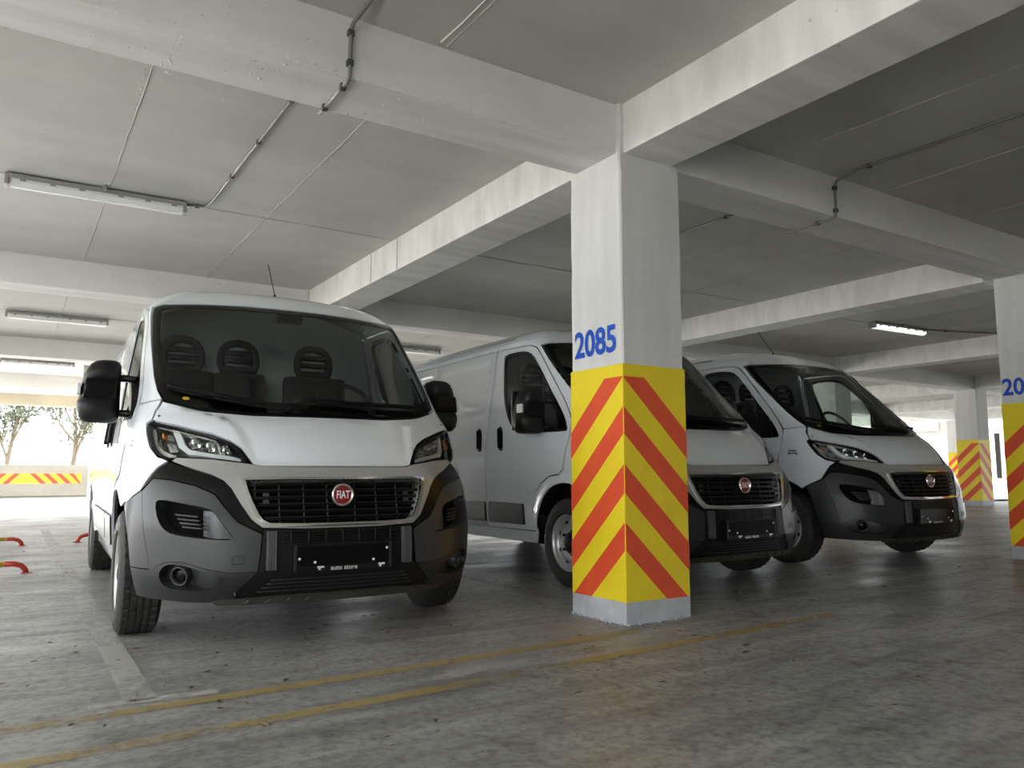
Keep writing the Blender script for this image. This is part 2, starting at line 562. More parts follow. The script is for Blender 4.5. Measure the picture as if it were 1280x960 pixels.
# lumps of render left on the beams and along the slab joints
rng = random.Random(21)
bm = bmesh.new()
def lump(x, y, z, r):
    m_ = Matrix.Translation((x, y, z)) @ Matrix.Diagonal((rng.uniform(.7, 1.6), rng.uniform(.7, 1.6), rng.uniform(.4, .8), 1))
    bmesh.ops.create_icosphere(bm, subdivisions=1, radius=r, matrix=m_)
for k in range(130):
    lump(rng.uniform(-.2, 3.1), 3.60 + rng.uniform(-.006, .012), ZB + rng.uniform(-.002, .02), rng.uniform(.003, .009))
for k in range(60):
    lump(rng.uniform(-.2, 3.1), rng.uniform(3.62, 4.0), ZB, rng.uniform(.003, .010))
for k in range(40):
    lump(rng.uniform(-.2, 3.1), 3.598, rng.uniform(ZB, ZS), rng.uniform(.002, .006))
for k in range(70):
    y = rng.uniform(3.62, 5.2)
    lump(.565 + rng.uniform(-.02, .02), y, ZS if y > 4.05 else ZB, rng.uniform(.003, .010))
for k in range(80):
    lump(rng.uniform(-.2, 3.0), rng.uniform(4.1, 9.4), ZS, rng.uniform(.002, .006))
for k in range(60):
    lump(rng.uniform(-.2, 3.0), 9.545, rng.uniform(ZB + .1, ZS), rng.uniform(.004, .012))
for k in range(80):
    lump(rng.uniform(3.6, 9), 3.60, ZB + rng.uniform(-.002, .02), rng.uniform(.003, .008))
for k in range(70):
    lump(3.125, rng.uniform(.4, 9.4), rng.uniform(ZB, ZS), rng.uniform(.002, .006))
tag(from_bm('plaster_lumps', bm, 'beam', ceil), kind='stuff')

# slim pilaster joints and shuttering marks on the two beams beside the first van
for y in (6.9, 7.55):
    struct(box('trim_1', (3.121, y, 2.87), (3.126, y + .012, 3.175), 'seam'), 'shuttering joint on the beam face')

# ------------------------------------------------------------------ columns
def clip_z(poly, zlo, zhi):
    for lim, sgn in ((zlo, 1), (zhi, -1)):
        out = []
        for k in range(len(poly)):
            a, b = poly[k - 1], poly[k]
            ia, ib = (a[1] - lim) * sgn >= 0, (b[1] - lim) * sgn >= 0
            if ia != ib:
                s = (lim - a[1]) / (b[1] - a[1])
                out.append((a[0] + s * (b[0] - a[0]), lim))
            if ib:
                out.append(b)
        poly = out
    return poly

STR = []
for zt, zb in ((1.607, 1.445), (1.269, 1.107), (0.927, 0.757), (0.587, 0.425)):
    p = clip_z([(0.0, zb), (CW + .004, zb - .478), (CW + .004, zt - .478), (0.0, zt)], .128, 1.452)
    if len(p) > 2: STR.append(p)

def column(gx, gy, label, number=None, shift=0.0, near=False):
    z0 = zf(gx)
    root = tag(empty('column', (gx, gy, z0)), label, 'column', 'striped garage columns')
    H = ZS + .02 - z0
    bm = bmesh.new()
    if near:
        # hand-trowelled shaft: slightly uneven arrises
        rng = random.Random(3)
        n = 26
        ring = []
        for k in range(n + 1):
            z = H * k / n
            e = [rng.uniform(-.003, .003) for _ in range(8)]
            c = [(0 + e[0], 0 + e[1]), (CW + e[2], 0 + e[3]), (CW + e[4], CW + e[5]), (0 + e[6], CW + e[7])]
            pts = []
            for q in range(4):
                a, b, d = Vector(c[q]), Vector(c[(q + 1) % 4]), Vector(c[q - 1])
                pts += [a + (d - a).normalized() * .010, a + (b - a).normalized() * .010]
            ring.append([bm.verts.new((p.x, p.y, z)) for p in pts])
        for k in range(n):
            for q in range(8):
                bm.faces.new((ring[k][q], ring[k][(q + 1) % 8], ring[k + 1][(q + 1) % 8], ring[k + 1][q]))
        bm.faces.new(ring[0][::-1]); bm.faces.new(ring[-1])
    else:
        bm_box(bm, (0, 0, 0), (CW, CW, H), .010)
    from_bm('shaft', bm, 'column', root)
    e = .005
    band = box('yellow_band', (-e, -e, .125), (CW + e, CW + e, 1.53), 'yellow', root, .009)
    box('base_band', (-e, -e, .0), (CW + e, CW + e, .135), 'base_grey', root, .009)
    f = e + .0015
    for p in STR:
        prism('stripe', [(a, z) for a, z in p], 'y', -f, -e + .001, 'red', band)
        prism('stripe', [(a, z) for a, z in p], 'x', -f, -e + .001, 'red', band)
    if number:
        # on the face turned to the left; text runs towards the near arris
        text('number', number, .232, 'blue', root, frame((-.0035, .256 + shift, 1.684), (0, -1, 0), (0, 0, 1)), bold=.006, xs=.90)
    return root

column(GX[1], GY[2], 'nearest striped column painted with the blue number 2085', '2085', near=True)
column(GX[2] + .02, GY[2] - .11, 'striped column cut by the right picture edge, blue number beginning 20', '20', shift=.13)
column(GX[4], GY[3], 'distant striped column in front of the bright opening beside the right column')
column(GX[6], GY[4], 'farthest small striped column just left of the distant one')
column(GX[1], GY[3], 'striped column hidden behind the nearest van')
column(GX[2], GY[3], 'striped column hidden behind the middle van')
column(GX[3], GY[3], 'striped column behind the right van, seen through its cab')

# crumbled mortar along the foot of the near column
rng = random.Random(11)
bm = bmesh.new()
for k in range(46):
    if k % 2: p = (GX[1] + rng.uniform(-.01, CW + .02), GY[2] - .012 + rng.uniform(-.006, .004))
    else: p = (GX[1] - .012 + rng.uniform(-.006, .004), GY[2] + rng.uniform(0, CW))
    r = rng.uniform(.004, .011)
    bmesh.ops.create_icosphere(bm, subdivisions=1, radius=r, matrix=Matrix.Translation((p[0], p[1], zf(p[0]) + r * .4)))
tag(from_bm('mortar_crumbs', bm, 'base_grey'), 'crumbled grey mortar around the foot of column 2085', 'crumbs', kind='stuff')

# ------------------------------------------------------------------ paint on the floor
def strip(name, p0, p1, w, mat, label, h=.003, n=24):
    d = Vector((p1[0] - p0[0], p1[1] - p0[1], 0)); l = d.length; d /= l
    s = Vector((-d.y, d.x, 0)) * (w / 2)
    V, Fc = [], []
    for i in range(n + 1):
        c = Vector((p0[0], p0[1], 0)) + d * (l * i / n)
        for q in (c + s, c - s):
            V.append((q.x, q.y, zf(q.x) + h))
        if i: Fc.append((2 * i - 2, 2 * i - 1, 2 * i + 1, 2 * i))
    return tag(struct(mesh(name, V, Fc, mat)), label)
strip('floor_line', (-4.0, 3.20), (3.06, 3.428), .085, 'line_yellow', 'worn yellow floor line nearer the column')
strip('floor_line', (-4.0, 2.75), (4.4, 3.12), .085, 'line_yellow', 'worn yellow floor line nearer the viewer')
strip('floor_line', (.520, 3.47), (.594, 9.40), .118, 'line_white', 'worn white bay line left of the nearest van')
strip('floor_line', (.605, 10.1), (.655, 15.0), .125, 'line_white', 'worn white bay line behind the nearest van')
strip('floor_line', (.26, 3.495), (.80, 3.455), .07, 'line_white', 'short white cross bar at the end of the bay line')
strip('floor_line', (3.36, 4.2), (3.34, 9.4), .10, 'line_white', 'worn white bay line between nearest and middle van')
V = [(1.79 + .21 * math.cos(a) + .10 * math.sin(a) * .3, 3.165 + .055 * math.sin(a) + .035 * math.cos(a), zf(1.8) + .004) for a in [2 * math.pi * k / 28 for k in range(28)]]
tag(struct(mesh('floor_mark', V, [tuple(range(28))], 'line_pale')), 'pale oval paint patch between the yellow lines')

# ------------------------------------------------------------------ litter
rng = random.Random(5)
bm = bmesh.new()
def leaf(x, y, s):
    a = rng.uniform(0, 6.28)
    ca, sa = math.cos(a), math.sin(a)
    pts = [(-.5, 0, 0), (-.2, .22, .12), (.2, .2, .18), (.5, 0, .06), (.2, -.2, .2), (-.2, -.22, .1), (0, 0, .02)]
    vs = []
    for px, py, pz in pts:
        px, py = px * s, py * s * rng.uniform(.6, 1.1)
        vs.append(bm.verts.new((x + ca * px - sa * py, y + sa * px + ca * py, zf(x) + .003 + pz * s * rng.uniform(.3, 1.0))))
    for k in range(6):
        bm.faces.new((vs[k], vs[(k + 1) % 6], vs[6]))
for k in range(150):
    leaf(rng.uniform(-.2, 3.4), rng.uniform(2.2, 5.2), rng.choice((.016, .024, .034, .05)) * rng.uniform(.7, 1.2))
for k in range(90):
    leaf(rng.uniform(-.5, 9), rng.uniform(1.4, 6.0), rng.choice((.014, .02, .028, .042)))
for k in range(60):
    leaf(rng.uniform(-1, 1.0), rng.uniform(5, 14), rng.choice((.015, .02, .03, .045)))
tag(from_bm('fallen_leaves', bm, 'leaf'), 'dry leaf scraps scattered over the concrete floor', 'leaf litter', kind='stuff')

# ------------------------------------------------------------------ conduits
def arc_path(pts, r=.04, n=4):
    out = [Vector(pts[0])]
    for k in range(1, len(pts) - 1):
        a, b, c = Vector(pts[k - 1]), Vector(pts[k]), Vector(pts[k + 1])
        u, v = (a - b), (c - b)
        rr = min(r, u.length * .45, v.length * .45)
        p, q = b + u.normalized() * rr, b + v.normalized() * rr
        for i in range(n + 1):
            s = i / n
            out.append(p * (1 - s) ** 2 + b * (2 * s * (1 - s)) + q * s * s)
    out.append(Vector(pts[-1]))
    return out
def conduit(pts, clips, label, r=.011):
    root = tag(empty('conduit', pts[0]), label, 'conduit', 'ceiling conduits')
    o = Vector(pts[0])
    tube('pipe', [p - o for p in arc_path(pts)], r, 'conduit', root, 8)
    for c in clips:
        c = Vector(c) - o
        box('clip', c - Vector((.016, .016, .016)), c + Vector((.016, .016, .016)), 'clip', root, .004)
    return root
g = .014
conduit([(1.40, .6, ZS - g), (1.37, 3.30, ZS - g), (1.35, 3.585, 3.13), (1.347, 3.585, 2.845), (1.35, 4.035, 2.845)],
        [(1.38, 3.2, ZS - g), (1.349, 3.588, 3.09), (1.347, 3.588, 2.93), (1.348, 3.68, 2.845), (1.349, 3.95, 2.845)], 'dark conduit dropping over the beam above the nearest van')
conduit([(1.362, 4.03, 2.90), (1.362, 4.06, ZS - g), (1.362, 6.75, ZS - g), (1.34, 6.93, ZS - g), (1.17, 6.98, ZS - g)],
        [(1.364, 4.6, ZS - g), (1.364, 5.35, ZS - g), (1.364, 6.1, ZS - g), (1.28, 6.96, ZS - g)], 'dark conduit crossing the ceiling to the long lamp')
conduit([(5.40, .4, ZS - g), (5.29, 3.42, ZS - g), (5.285, 3.585, 3.13), (5.285, 3.585, 2.845), (5.283, 4.035, 2.845)],
        [(5.36, 1.6, ZS - g), (5.30, 3.3, ZS - g), (5.285, 3.588, 3.08), (5.285, 3.588, 2.90), (5.284, 3.75, 2.845)], 'conduit dropping over the beam right of column 2085')
conduit([(5.31, 4.03, 2.90), (5.312, 4.06, ZS - g), (5.315, 6.7, ZS - g)], [(5.313, 4.7, ZS - g)], 'conduit on the ceiling behind column 2085')
conduit([(12.2, 6.83, ZS - g), (12.9, 6.6, ZS - g), (13.7, 6.3, ZS - g)], [(12.6, 6.7, ZS - g)], 'conduit running right from the small ceiling lamp')

# ------------------------------------------------------------------ lamps
def lamp(x, y, label, rz=0.0, L=1.27, lit=False):
    root = tag(empty('ceiling_lamp', (x, y, ZS), rz), label, 'ceiling lamp', 'fluorescent ceiling lamps')
    bm = bmesh.new()
    bm_box(bm, (-L / 2, -.065, -.050), (L / 2, .065, -.012), .008)
    from_bm('housing', bm, 'lamp_body', root)
    V, Fc = [], []
    prof = [(-.058, -.050), (-.062, -.072), (-.045, -.098), (-.015, -.107), (.015, -.107), (.045, -.098), (.062, -.072), (.058, -.050)]
    for xx in (-L / 2 + .02, L / 2 - .02):
        V += [(xx, a, b) for a, b in prof]
    n = len(prof)
    Fc = [(k, k + 1, n + k + 1, n + k) for k in range(n - 1)] + [tuple(range(n)), tuple(range(2 * n - 1, n - 1, -1))]
    mesh('diffuser', V, Fc, 'lamp_lit' if lit else 'lamp_diffuser', root)
    for s in (-1, 1):
        box('end_cap', (s * L / 2 - .025, -.066, -.104), (s * L / 2 + .006, .066, -.012), 'lamp_body', root, .01)
        for k in range(3):
            box('latch', (s * (.14 + k * .2) - .02, -.072, -.066), (s * (.14 + k * .2) + .02, -.060, -.040), 'lamp_body', root, .003)
    box('bracket', (-.03, -.05, -.014), (.03, .05, .001), 'lamp_body', root)
    b = lathe('gland', [(-.085, .0), (-.085, .018), (-.10, .02), (-.12, .018), (-.12, 0)], 'lamp_body', root, 12, 'y')
    b.location = (0.02, 0, -.022)
    return root
lamp(.55, 6.98, 'long fluorescent lamp on the ceiling upper left', -.02)
lamp(.58, 13.02, 'fluorescent lamp one bay behind, left of the nearest van roof')
lamp(.52, 18.5, 'most distant fluorescent lamp at the left, above the van mirror')
lamp(6.05, 12.85, 'fluorescent lamp glimpsed between the nearest and middle van roofs')
lamp(11.57, 6.86, 'short bright fluorescent lamp over the right van', -.05, lit=True)
lamp(17.3, 12.7, 'tiny far fluorescent lamp above the right van bonnet', lit=True)

# ------------------------------------------------------------------ pipe wheel stops
def hoop(x0, x1, y, label, mats=('hoop_yellow', 'hoop_red'), h=.085, r=.024):
    z = zf(x1)
    root = tag(empty('wheel_stop', ((x0 + x1) / 2, y, z)), label, 'wheel stop', 'tubular wheel stops')
    a, b = x0 - (x0 + x1) / 2, x1 - (x0 + x1) / 2
    tube('rail', [(a + .16, 0, h), (b - .16, 0, h)], r, mats[0], root, 10)
    for s, e in ((1, a), (-1, b)):
        pts = [(e + s * .17, 0, h), (e + s * .10, 0, h), (e + s * .045, 0, h * .8), (e + s * .015, 0, h * .42), (e, 0, -.01)]
        tube('bent_end', pts, r * 1.02, mats[1], root, 10)
        box('foot_plate', (e - .045, -.045, 0), (e + .045, .045, .006), mats[1], root)
    return root
hoop(-1.25, .256, 8.47, 'yellow pipe wheel stop with red ends, nearer one at left edge')
hoop(-1.25, .290, 11.70, 'yellow pipe wheel stop with red ends, farther one at left edge')
hoop(.90, 2.40, 11.86, 'red end of a wheel stop peeping out left of the van rear wheel')
hoop(18.6, 20.15, 10.15, 'small dark wheel stop at the foot of the distant column', ('clip', 'clip'))
hoop(20.65, 22.2, 10.1, 'small dark wheel stop left of the right column', ('clip', 'clip'))

# ------------------------------------------------------------------ parapets with chevrons
def parapet(name, x0, x1, y, label, sx0, sx1, mid):
    root = empty(name, (0, y, 0))
    struct(root, label)
    box('panel', (x0, 0, .06), (x1, .22, 1.24), 'parapet', root, .015)
    box('footing', (x0, .04, -.06), (x1, .2, .07), 'parapet', root)
    band = box('yellow_band', (sx0, -.004, .541), (sx1, .002, .913), 'yellow_dimmed', root)
    k = 0
    xx = mid
    w, sl = .20, .36
    while xx < sx1 - .1:
        p = [(xx + sl, .541), (xx + sl + w, .541), (xx + w, .913), (xx, .913)]
        p = [(min(a, sx1), z) for a, z in p]
        prism('stripe', p, 'y', -.008, -.003, 'red_dimmed', band)
        xx += .43
    xx = mid - .30
    while xx > sx0 + .1:
        p = [(xx - sl, .541), (xx - sl - w, .541), (xx - w, .913), (xx, .913)]
        p = [(max(a, sx0), z) for a, z in p]
        prism('stripe', p, 'y', -.008, -.003, 'red_dimmed', band)
        xx -= .43
    return root
parapet('wall_front', -9.6, 2.93, 35.3, 'concrete parapet with yellow and red chevron band at the far left', -4.5, 2.69, .95)
root = parapet('wall_left', -12.0, 34.5, -9.6, 'concrete parapet with chevron band along the open left side', -8.0, 26.0, 8.0)
root.rotation_euler = (0, 0, math.radians(90))
root.location = (-9.4, 0, 0)
parapet('wall_front', 6.0, 30.0, 35.3, 'concrete parapet beyond the vans', 9.0, 20.0, 14.0)

# ------------------------------------------------------------------ outdoors: trees, sign
def tree(x, y, h, label, seed, lean=0.0, spread=2.2, leaves=1500, z0=-.06):
    rng = random.Random(seed)
    root = tag(empty('tree', (x, y, z0)), label, 'tree', 'sunlit trees beyond the parapet')
    bm = bmesh.new()
    tips = []
    def limb(p, d, L, r, lev):
        n = 5
        q = Vector(p); d = Vector(d).normalized()
        rings = []
        for i in range(n + 1):
            rr = r * (1 - .5 * i / n)
            a = d.orthogonal().normalized(); b = d.cross(a)
            rings.append([bm.verts.new(q + a * rr * math.cos(2 * math.pi * k / 6) + b * rr * math.sin(2 * math.pi * k / 6)) for k in range(6)])
            if lev > 0 and i >= 1: tips.append(q.copy())
            if lev < 3 and i >= 2:
                for _ in range(2 if lev < 2 else 1):
                    nd_ = (d + Vector((rng.uniform(-1, 1), rng.uniform(-1, 1), rng.uniform(-.1, .8))) * .9).normalized()
                    limb(q, nd_, L * rng.uniform(.4, .6), rr * .55, lev + 1)
            d = (d + Vector((rng.uniform(-1, 1), rng.uniform(-1, 1), rng.uniform(0, .5))) * .12).normalized()
            q = q + d * (L / n)
        for i in range(n):
            for k in range(6):
                bm.faces.new((rings[i][k], rings[i][(k + 1) % 6], rings[i + 1][(k + 1) % 6], rings[i + 1][k]))
    limb((0, 0, 0), (lean, 0, 1), h * .62, .13, 0)
    from_bm('trunk', bm, 'bark', root, True)
    bm = bmesh.new()
    for k in range(leaves):
        p = rng.choice(tips) + Vector((rng.gauss(0, .3), rng.gauss(0, .3), rng.gauss(0, .3))) * spread * .35
        if p.z < .6: continue
        a = Vector((rng.uniform(-1, 1), rng.uniform(-1, 1), rng.uniform(-1, 1))).normalized()
        b = a.orthogonal().normalized()
        s = rng.uniform(.07, .17)
        vs = [bm.verts.new(p + a * s), bm.verts.new(p + b * s * .45), bm.verts.new(p - a * s), bm.verts.new(p - b * s * .45)]
        bm.faces.new(vs)
    tag(from_bm('foliage', bm, 'foliage', root), kind='stuff')
    return root
tree(2.55, 39.5, 6.2, 'pale slender tree with forked trunk behind the far parapet', 2, .03, 2.0, 1500)
tree(.2, 44.0, 6.5, 'pale sparse tree left of the forked trunk', 5, -.05, 2.4, 2200)
tree(4.6, 45.0, 6.5, 'pale sparse tree just behind the van mirror', 9, .04, 2.4, 2200)
tree(-2.8, 47.0, 7.0, 'pale sparse tree at the left picture edge', 13, .0, 2.6, 2200)
tree(12.0, 46.0, 7.0, 'pale sparse tree behind the nearest van', 17, .0, 2.6, 1500)

root = tag(empty('billboard', (45.0, 25.7, .155)), 'pale blue, white and yellow billboard on a beam in the bright far right', 'billboard')
box('fascia_beam', (.05, -9, 2.95), (.35, 5, 3.95), 'parapet', root)
box('post', (.10, -8.6, 0), (.3, -8.4, 3.0), 'column', root)
box('post', (.10, 4.4, 0), (.3, 4.6, 3.0), 'column', root)
pn = box('board', (-.04, -1.05, 3.22), (.05, 1.05, 3.93), 'sign_white', root)
box('blue_field', (-.05, .42, 3.27), (-.035, .95, 3.90), 'sign_blue', pn)
box('yellow_field', (-.05, -.95, 3.27), (-.035, -.55, 3.90), 'sign_yellow', pn)
rng = random.Random(1)
for row in (3.42, 3.75):
    y = .36
    while y > -.46:
        w = rng.uniform(.04, .085)
        box('illegible_letter', (-.046, y - w, row - rng.uniform(.04, .06)), (-.036, y, row + rng.uniform(.04, .07)), 'sign_ink', pn)
        y -= w + .025
sh = tag(empty('shop_front', (52.0, 23.4, .155)), 'pale shop front with dark tall doorway, just left of the right column', 'building')
box('wall', (0, -2.4, 0), (.4, 1.75, 6), 'sign_white', sh)
box('doorway', (-.05, 1.35, .5), (.05, 1.62, 3.85), 'core', sh)
box('cornice', (-.3, -2.4, 4.25), (.4, 1.75, 4.5), 'parapet', sh)
box('cornice', (-.2, -2.4, 5.2), (.4, 1.75, 5.3), 'parapet', sh)
box('window', (-.05, .85, .5), (.05, 1.3, 1.3), 'parapet', sh)
for y, z in ((1.12, 3.6), (1.0, 1.9)):
    box('wall_lamp', (-.12, y - .05, z), (.02, y + .05, z + .3), 'clip', sh)
# ------------------------------------------------------------------ the van: one shell surface, panels cut from it
LV = [
(.22,[(0,-.90),(.25,-.89),(.45,-.865),(.62,-.81),(.76,-.72),(.86,-.60),(.925,-.48),(.95,-.36),(.955,-.1),(.955,.6),(.955,1.15),(.955,2.4),(.955,3.4),(.955,4.42)]),
(.40,[(0,-.965),(.25,-.96),(.45,-.935),(.62,-.885),(.77,-.79),(.88,-.66),(.955,-.51),(.985,-.36),(.99,-.1),(.985,.6),(.985,1.15),(.985,2.4),(.985,3.4),(.985,4.43)]),
(.60,[(0,-.96),(.25,-.955),(.45,-.925),(.62,-.875),(.77,-.785),(.885,-.655),(.965,-.50),(1.0,-.35),(1.01,-.1),(1.0,.6),(1.0,1.15),(1.0,2.4),(1.0,3.4),(1.0,4.44)]),
(.75,[(0,-.93),(.25,-.92),(.45,-.89),(.62,-.835),(.76,-.745),(.875,-.62),(.955,-.48),(1.0,-.33),(1.015,-.1),(1.005,.6),(1.005,1.15),(1.005,2.4),(1.005,3.4),(1.005,4.45)]),
(.85,[(0,-.905),(.25,-.895),(.45,-.865),(.62,-.80),(.755,-.705),(.865,-.585),(.945,-.45),(.99,-.31),(1.01,-.08),(1.01,.6),(1.01,1.15),(1.01,2.4),(1.01,3.4),(1.01,4.45)]),
(.95,[(0,-.865),(.25,-.845),(.45,-.795),(.61,-.725),(.74,-.635),(.85,-.525),(.93,-.41),(.98,-.29),(1.005,-.07),(1.01,.6),(1.015,1.15),(1.015,2.4),(1.015,3.4),(1.01,4.45)]),
(1.05,[(0,-.80),(.25,-.78),(.45,-.73),(.60,-.66),(.73,-.575),(.835,-.48),(.915,-.38),(.965,-.27),(.995,-.05),(1.01,.6),(1.015,1.15),(1.015,2.4),(1.015,3.4),(1.01,4.45)]),
(1.157,[(0,-.67),(.25,-.655),(.45,-.615),(.60,-.56),(.72,-.49),(.82,-.42),(.895,-.345),(.945,-.25),(.98,-.03),(1.0,.6),(1.005,1.15),(1.005,2.4),(1.005,3.4),(1.0,4.45)]),
(1.25,[(0,-.50),(.25,-.485),(.45,-.455),(.60,-.41),(.71,-.37),(.80,-.32),(.87,-.26),(.92,-.18),(.96,.02),(.985,.6),(.99,1.15),(.99,2.4),(.99,3.4),(.985,4.45)]),
(1.30,[(0,-.43),(.25,-.42),(.45,-.39),(.60,-.355),(.72,-.315),(.81,-.275),(.87,-.21),(.91,-.12),(.945,.06),(.975,.6),(.982,1.15),(.982,2.4),(.982,3.4),(.978,4.45)]),
(1.60,[(0,-.10),(.25,-.09),(.45,-.065),(.60,-.03),(.72,.01),(.81,.05),(.865,.11),(.895,.2),(.912,.34),(.93,.72),(.935,1.15),(.935,2.4),(.935,3.4),(.93,4.44)]),
(1.80,[(0,.115),(.25,.125),(.45,.15),(.6,.185),(.72,.22),(.805,.26),(.85,.315),(.872,.40),(.885,.5),(.895,.8),(.9,1.15),(.9,2.4),(.9,3.4),(.895,4.43)]),
(1.974,[(0,.32),(.25,.33),(.45,.352),(.6,.385),(.71,.415),(.79,.445),(.832,.49),(.85,.55),(.86,.64),(.868,.85),(.87,1.15),(.87,2.4),(.87,3.4),(.865,4.42)]),
(2.05,[(0,.43),(.25,.44),(.45,.465),(.59,.495),(.69,.53),(.765,.57),(.80,.62),(.82,.68),(.832,.76),(.845,.95),(.85,1.2),(.85,2.4),(.85,3.4),(.845,4.41)]),
]
# each row: height z, then (half width, distance behind the front axle line) from the nose round to the tail
ZL=np.array([a for a,_ in LV]); T=np.array([b for _,b in LV]) # levels x stations x 2 (w,X)
def pchip_d(x,y):
    h=np.diff(x)[:,None]; d=np.diff(y,axis=0)/h; m=np.zeros_like(y)
    w1=2*h[1:]+h[:-1]; w2=h[1:]+2*h[:-1]; s=d[:-1]*d[1:]>0
    with np.errstate(all='ignore'):
        mm=(w1+w2)/(w1/d[:-1]+w2/d[1:])
    m[1:-1]=np.where(s,mm,0); m[0]=d[0]; m[-1]=d[-1]; return m
YT=T.reshape(len(ZL),-1); MT=pchip_d(ZL,YT)
def herm(x,X,Y,M):
    i=int(min(max(np.searchsorted(X,x)-1,0),len(X)-2)); h=X[i+1]-X[i]; s=(x-X[i])/h
    return (2*s**3-3*s*s+1)*Y[i]+(s**3-2*s*s+s)*h*M[i]+(-2*s**3+3*s*s)*Y[i+1]+(s**3-s*s)*h*M[i+1]
NS=T.shape[1]; ST=np.arange(NS,dtype=float)
_c={}
def level(z):
    k=round(float(z),5)
    if k not in _c:
        L=herm(min(max(z,ZL[0]),ZL[-1]),ZL,YT,MT).reshape(NS,2)
        E=np.vstack([[-L[1,0],L[1,1]],L]); ch=np.linalg.norm(np.diff(E,axis=0),axis=1)
        # catmull-rom tangents on chord-length, scaled to unit station
        M=np.zeros_like(L)
        for i in range(NS):
            j=i+1
            if i==NS-1: M[i]=(E[j]-E[j-1])
            else:
                a,b=ch[j-1],ch[j]; M[i]=((E[j]-E[j-1])/a*b+(E[j+1]-E[j])/b*a)/(a+b)*1.0
                M[i]=M[i]
        C=np.concatenate([[0],np.cumsum(ch[1:])])
        _c[k]=(L,M,C)
    return _c[k]
def P(t,z):
    L,M,C=level(z); t=min(max(t,0.),NS-1.); i=int(min(t,NS-2)); s=t-i; h=C[i+1]-C[i]
    p=(2*s**3-3*s*s+1)*L[i]+(s**3-2*s*s+s)*h*M[i]+(-2*s**3+3*s*s)*L[i+1]+(s**3-s*s)*h*M[i+1]
    return np.array([p[0],p[1],z])   # w, X, Z
def tw(w,z):  # t for front coordinate w
    a,b=0.,8.
    for _ in range(40):
        m=(a+b)/2
        if P(m,z)[0]<w: a=m
        else: b=m
    return (a+b)/2
def tX(X,z):
    a,b=0.,NS-1.
    for _ in range(40):
        m=(a+b)/2
        if P(m,z)[1]<X: a=m
        else: b=m
    return (a+b)/2

KA = np.concatenate([[0], np.cumsum(np.linalg.norm(np.diff(level(.75)[0], axis=0), axis=1))])
def At(t):
    return math.copysign(float(np.interp(abs(t), ST, KA)), t)
def At_inv(a):
    return math.copysign(float(np.interp(abs(a), KA, ST)), a)
_pc = {}
def Q(t, z):
    """shell point in van space (x = across, y = backwards, z = up); negative t is the other side"""
    k = (round(t, 5), round(z, 5))
    if k not in _pc:
        p = P(abs(t), z)
        _pc[k] = Vector((math.copysign(p[0], t) if t else 0.0, p[1], p[2]))
    return _pc[k]
def Nrm(t, z):
    e = 2e-2
    if abs(t) < 1e-6: t = 1e-6
    a = Q(min(t + e, 12.99), z) - Q(max(t - e, -12.99), z)
    b = Q(t, min(z + .012, 2.05)) - Q(t, max(z - .012, .22))
    n = a.cross(b)
    return n.normalized() if n.length > 1e-12 else Vector((0, -1, 0))
def f(w, z):
    """a point of the nose given by its half width and height"""
    return (math.copysign(tw(abs(w), z), w), z)
def s(X, z):
    """a point of the flank given by its distance behind the axle and height"""
    return (tX(X, z), z)
def smooth_poly(p, it=1):
    for _ in range(it):
        o = []
        for k in range(len(p)):
            a, b = p[k], p[(k + 1) % len(p)]
            o += [(a[0] * .75 + b[0] * .25, a[1] * .75 + b[1] * .25), (a[0] * .25 + b[0] * .75, a[1] * .25 + b[1] * .75)]
        p = o
    return p
def sym(half):
    """half outline (t >= 0, from centre line to centre line) mirrored to a full outline"""
    left = [(-t, z) for t, z in reversed(half) if abs(t) > 1e-6]
    return half + left
def inside(poly, x, y):
    c = False
    for k in range(len(poly)):
        (x1, y1), (x2, y2) = poly[k - 1], poly[k]
        if (y1 > y) != (y2 > y) and x < (x2 - x1) * (y - y1) / (y2 - y1) + x1:
            c = not c
    return c
def ins_sm(a, b, x):
    u = min(max((x - a) / (b - a), 0), 1)
    return u * u * (3 - 2 * u)

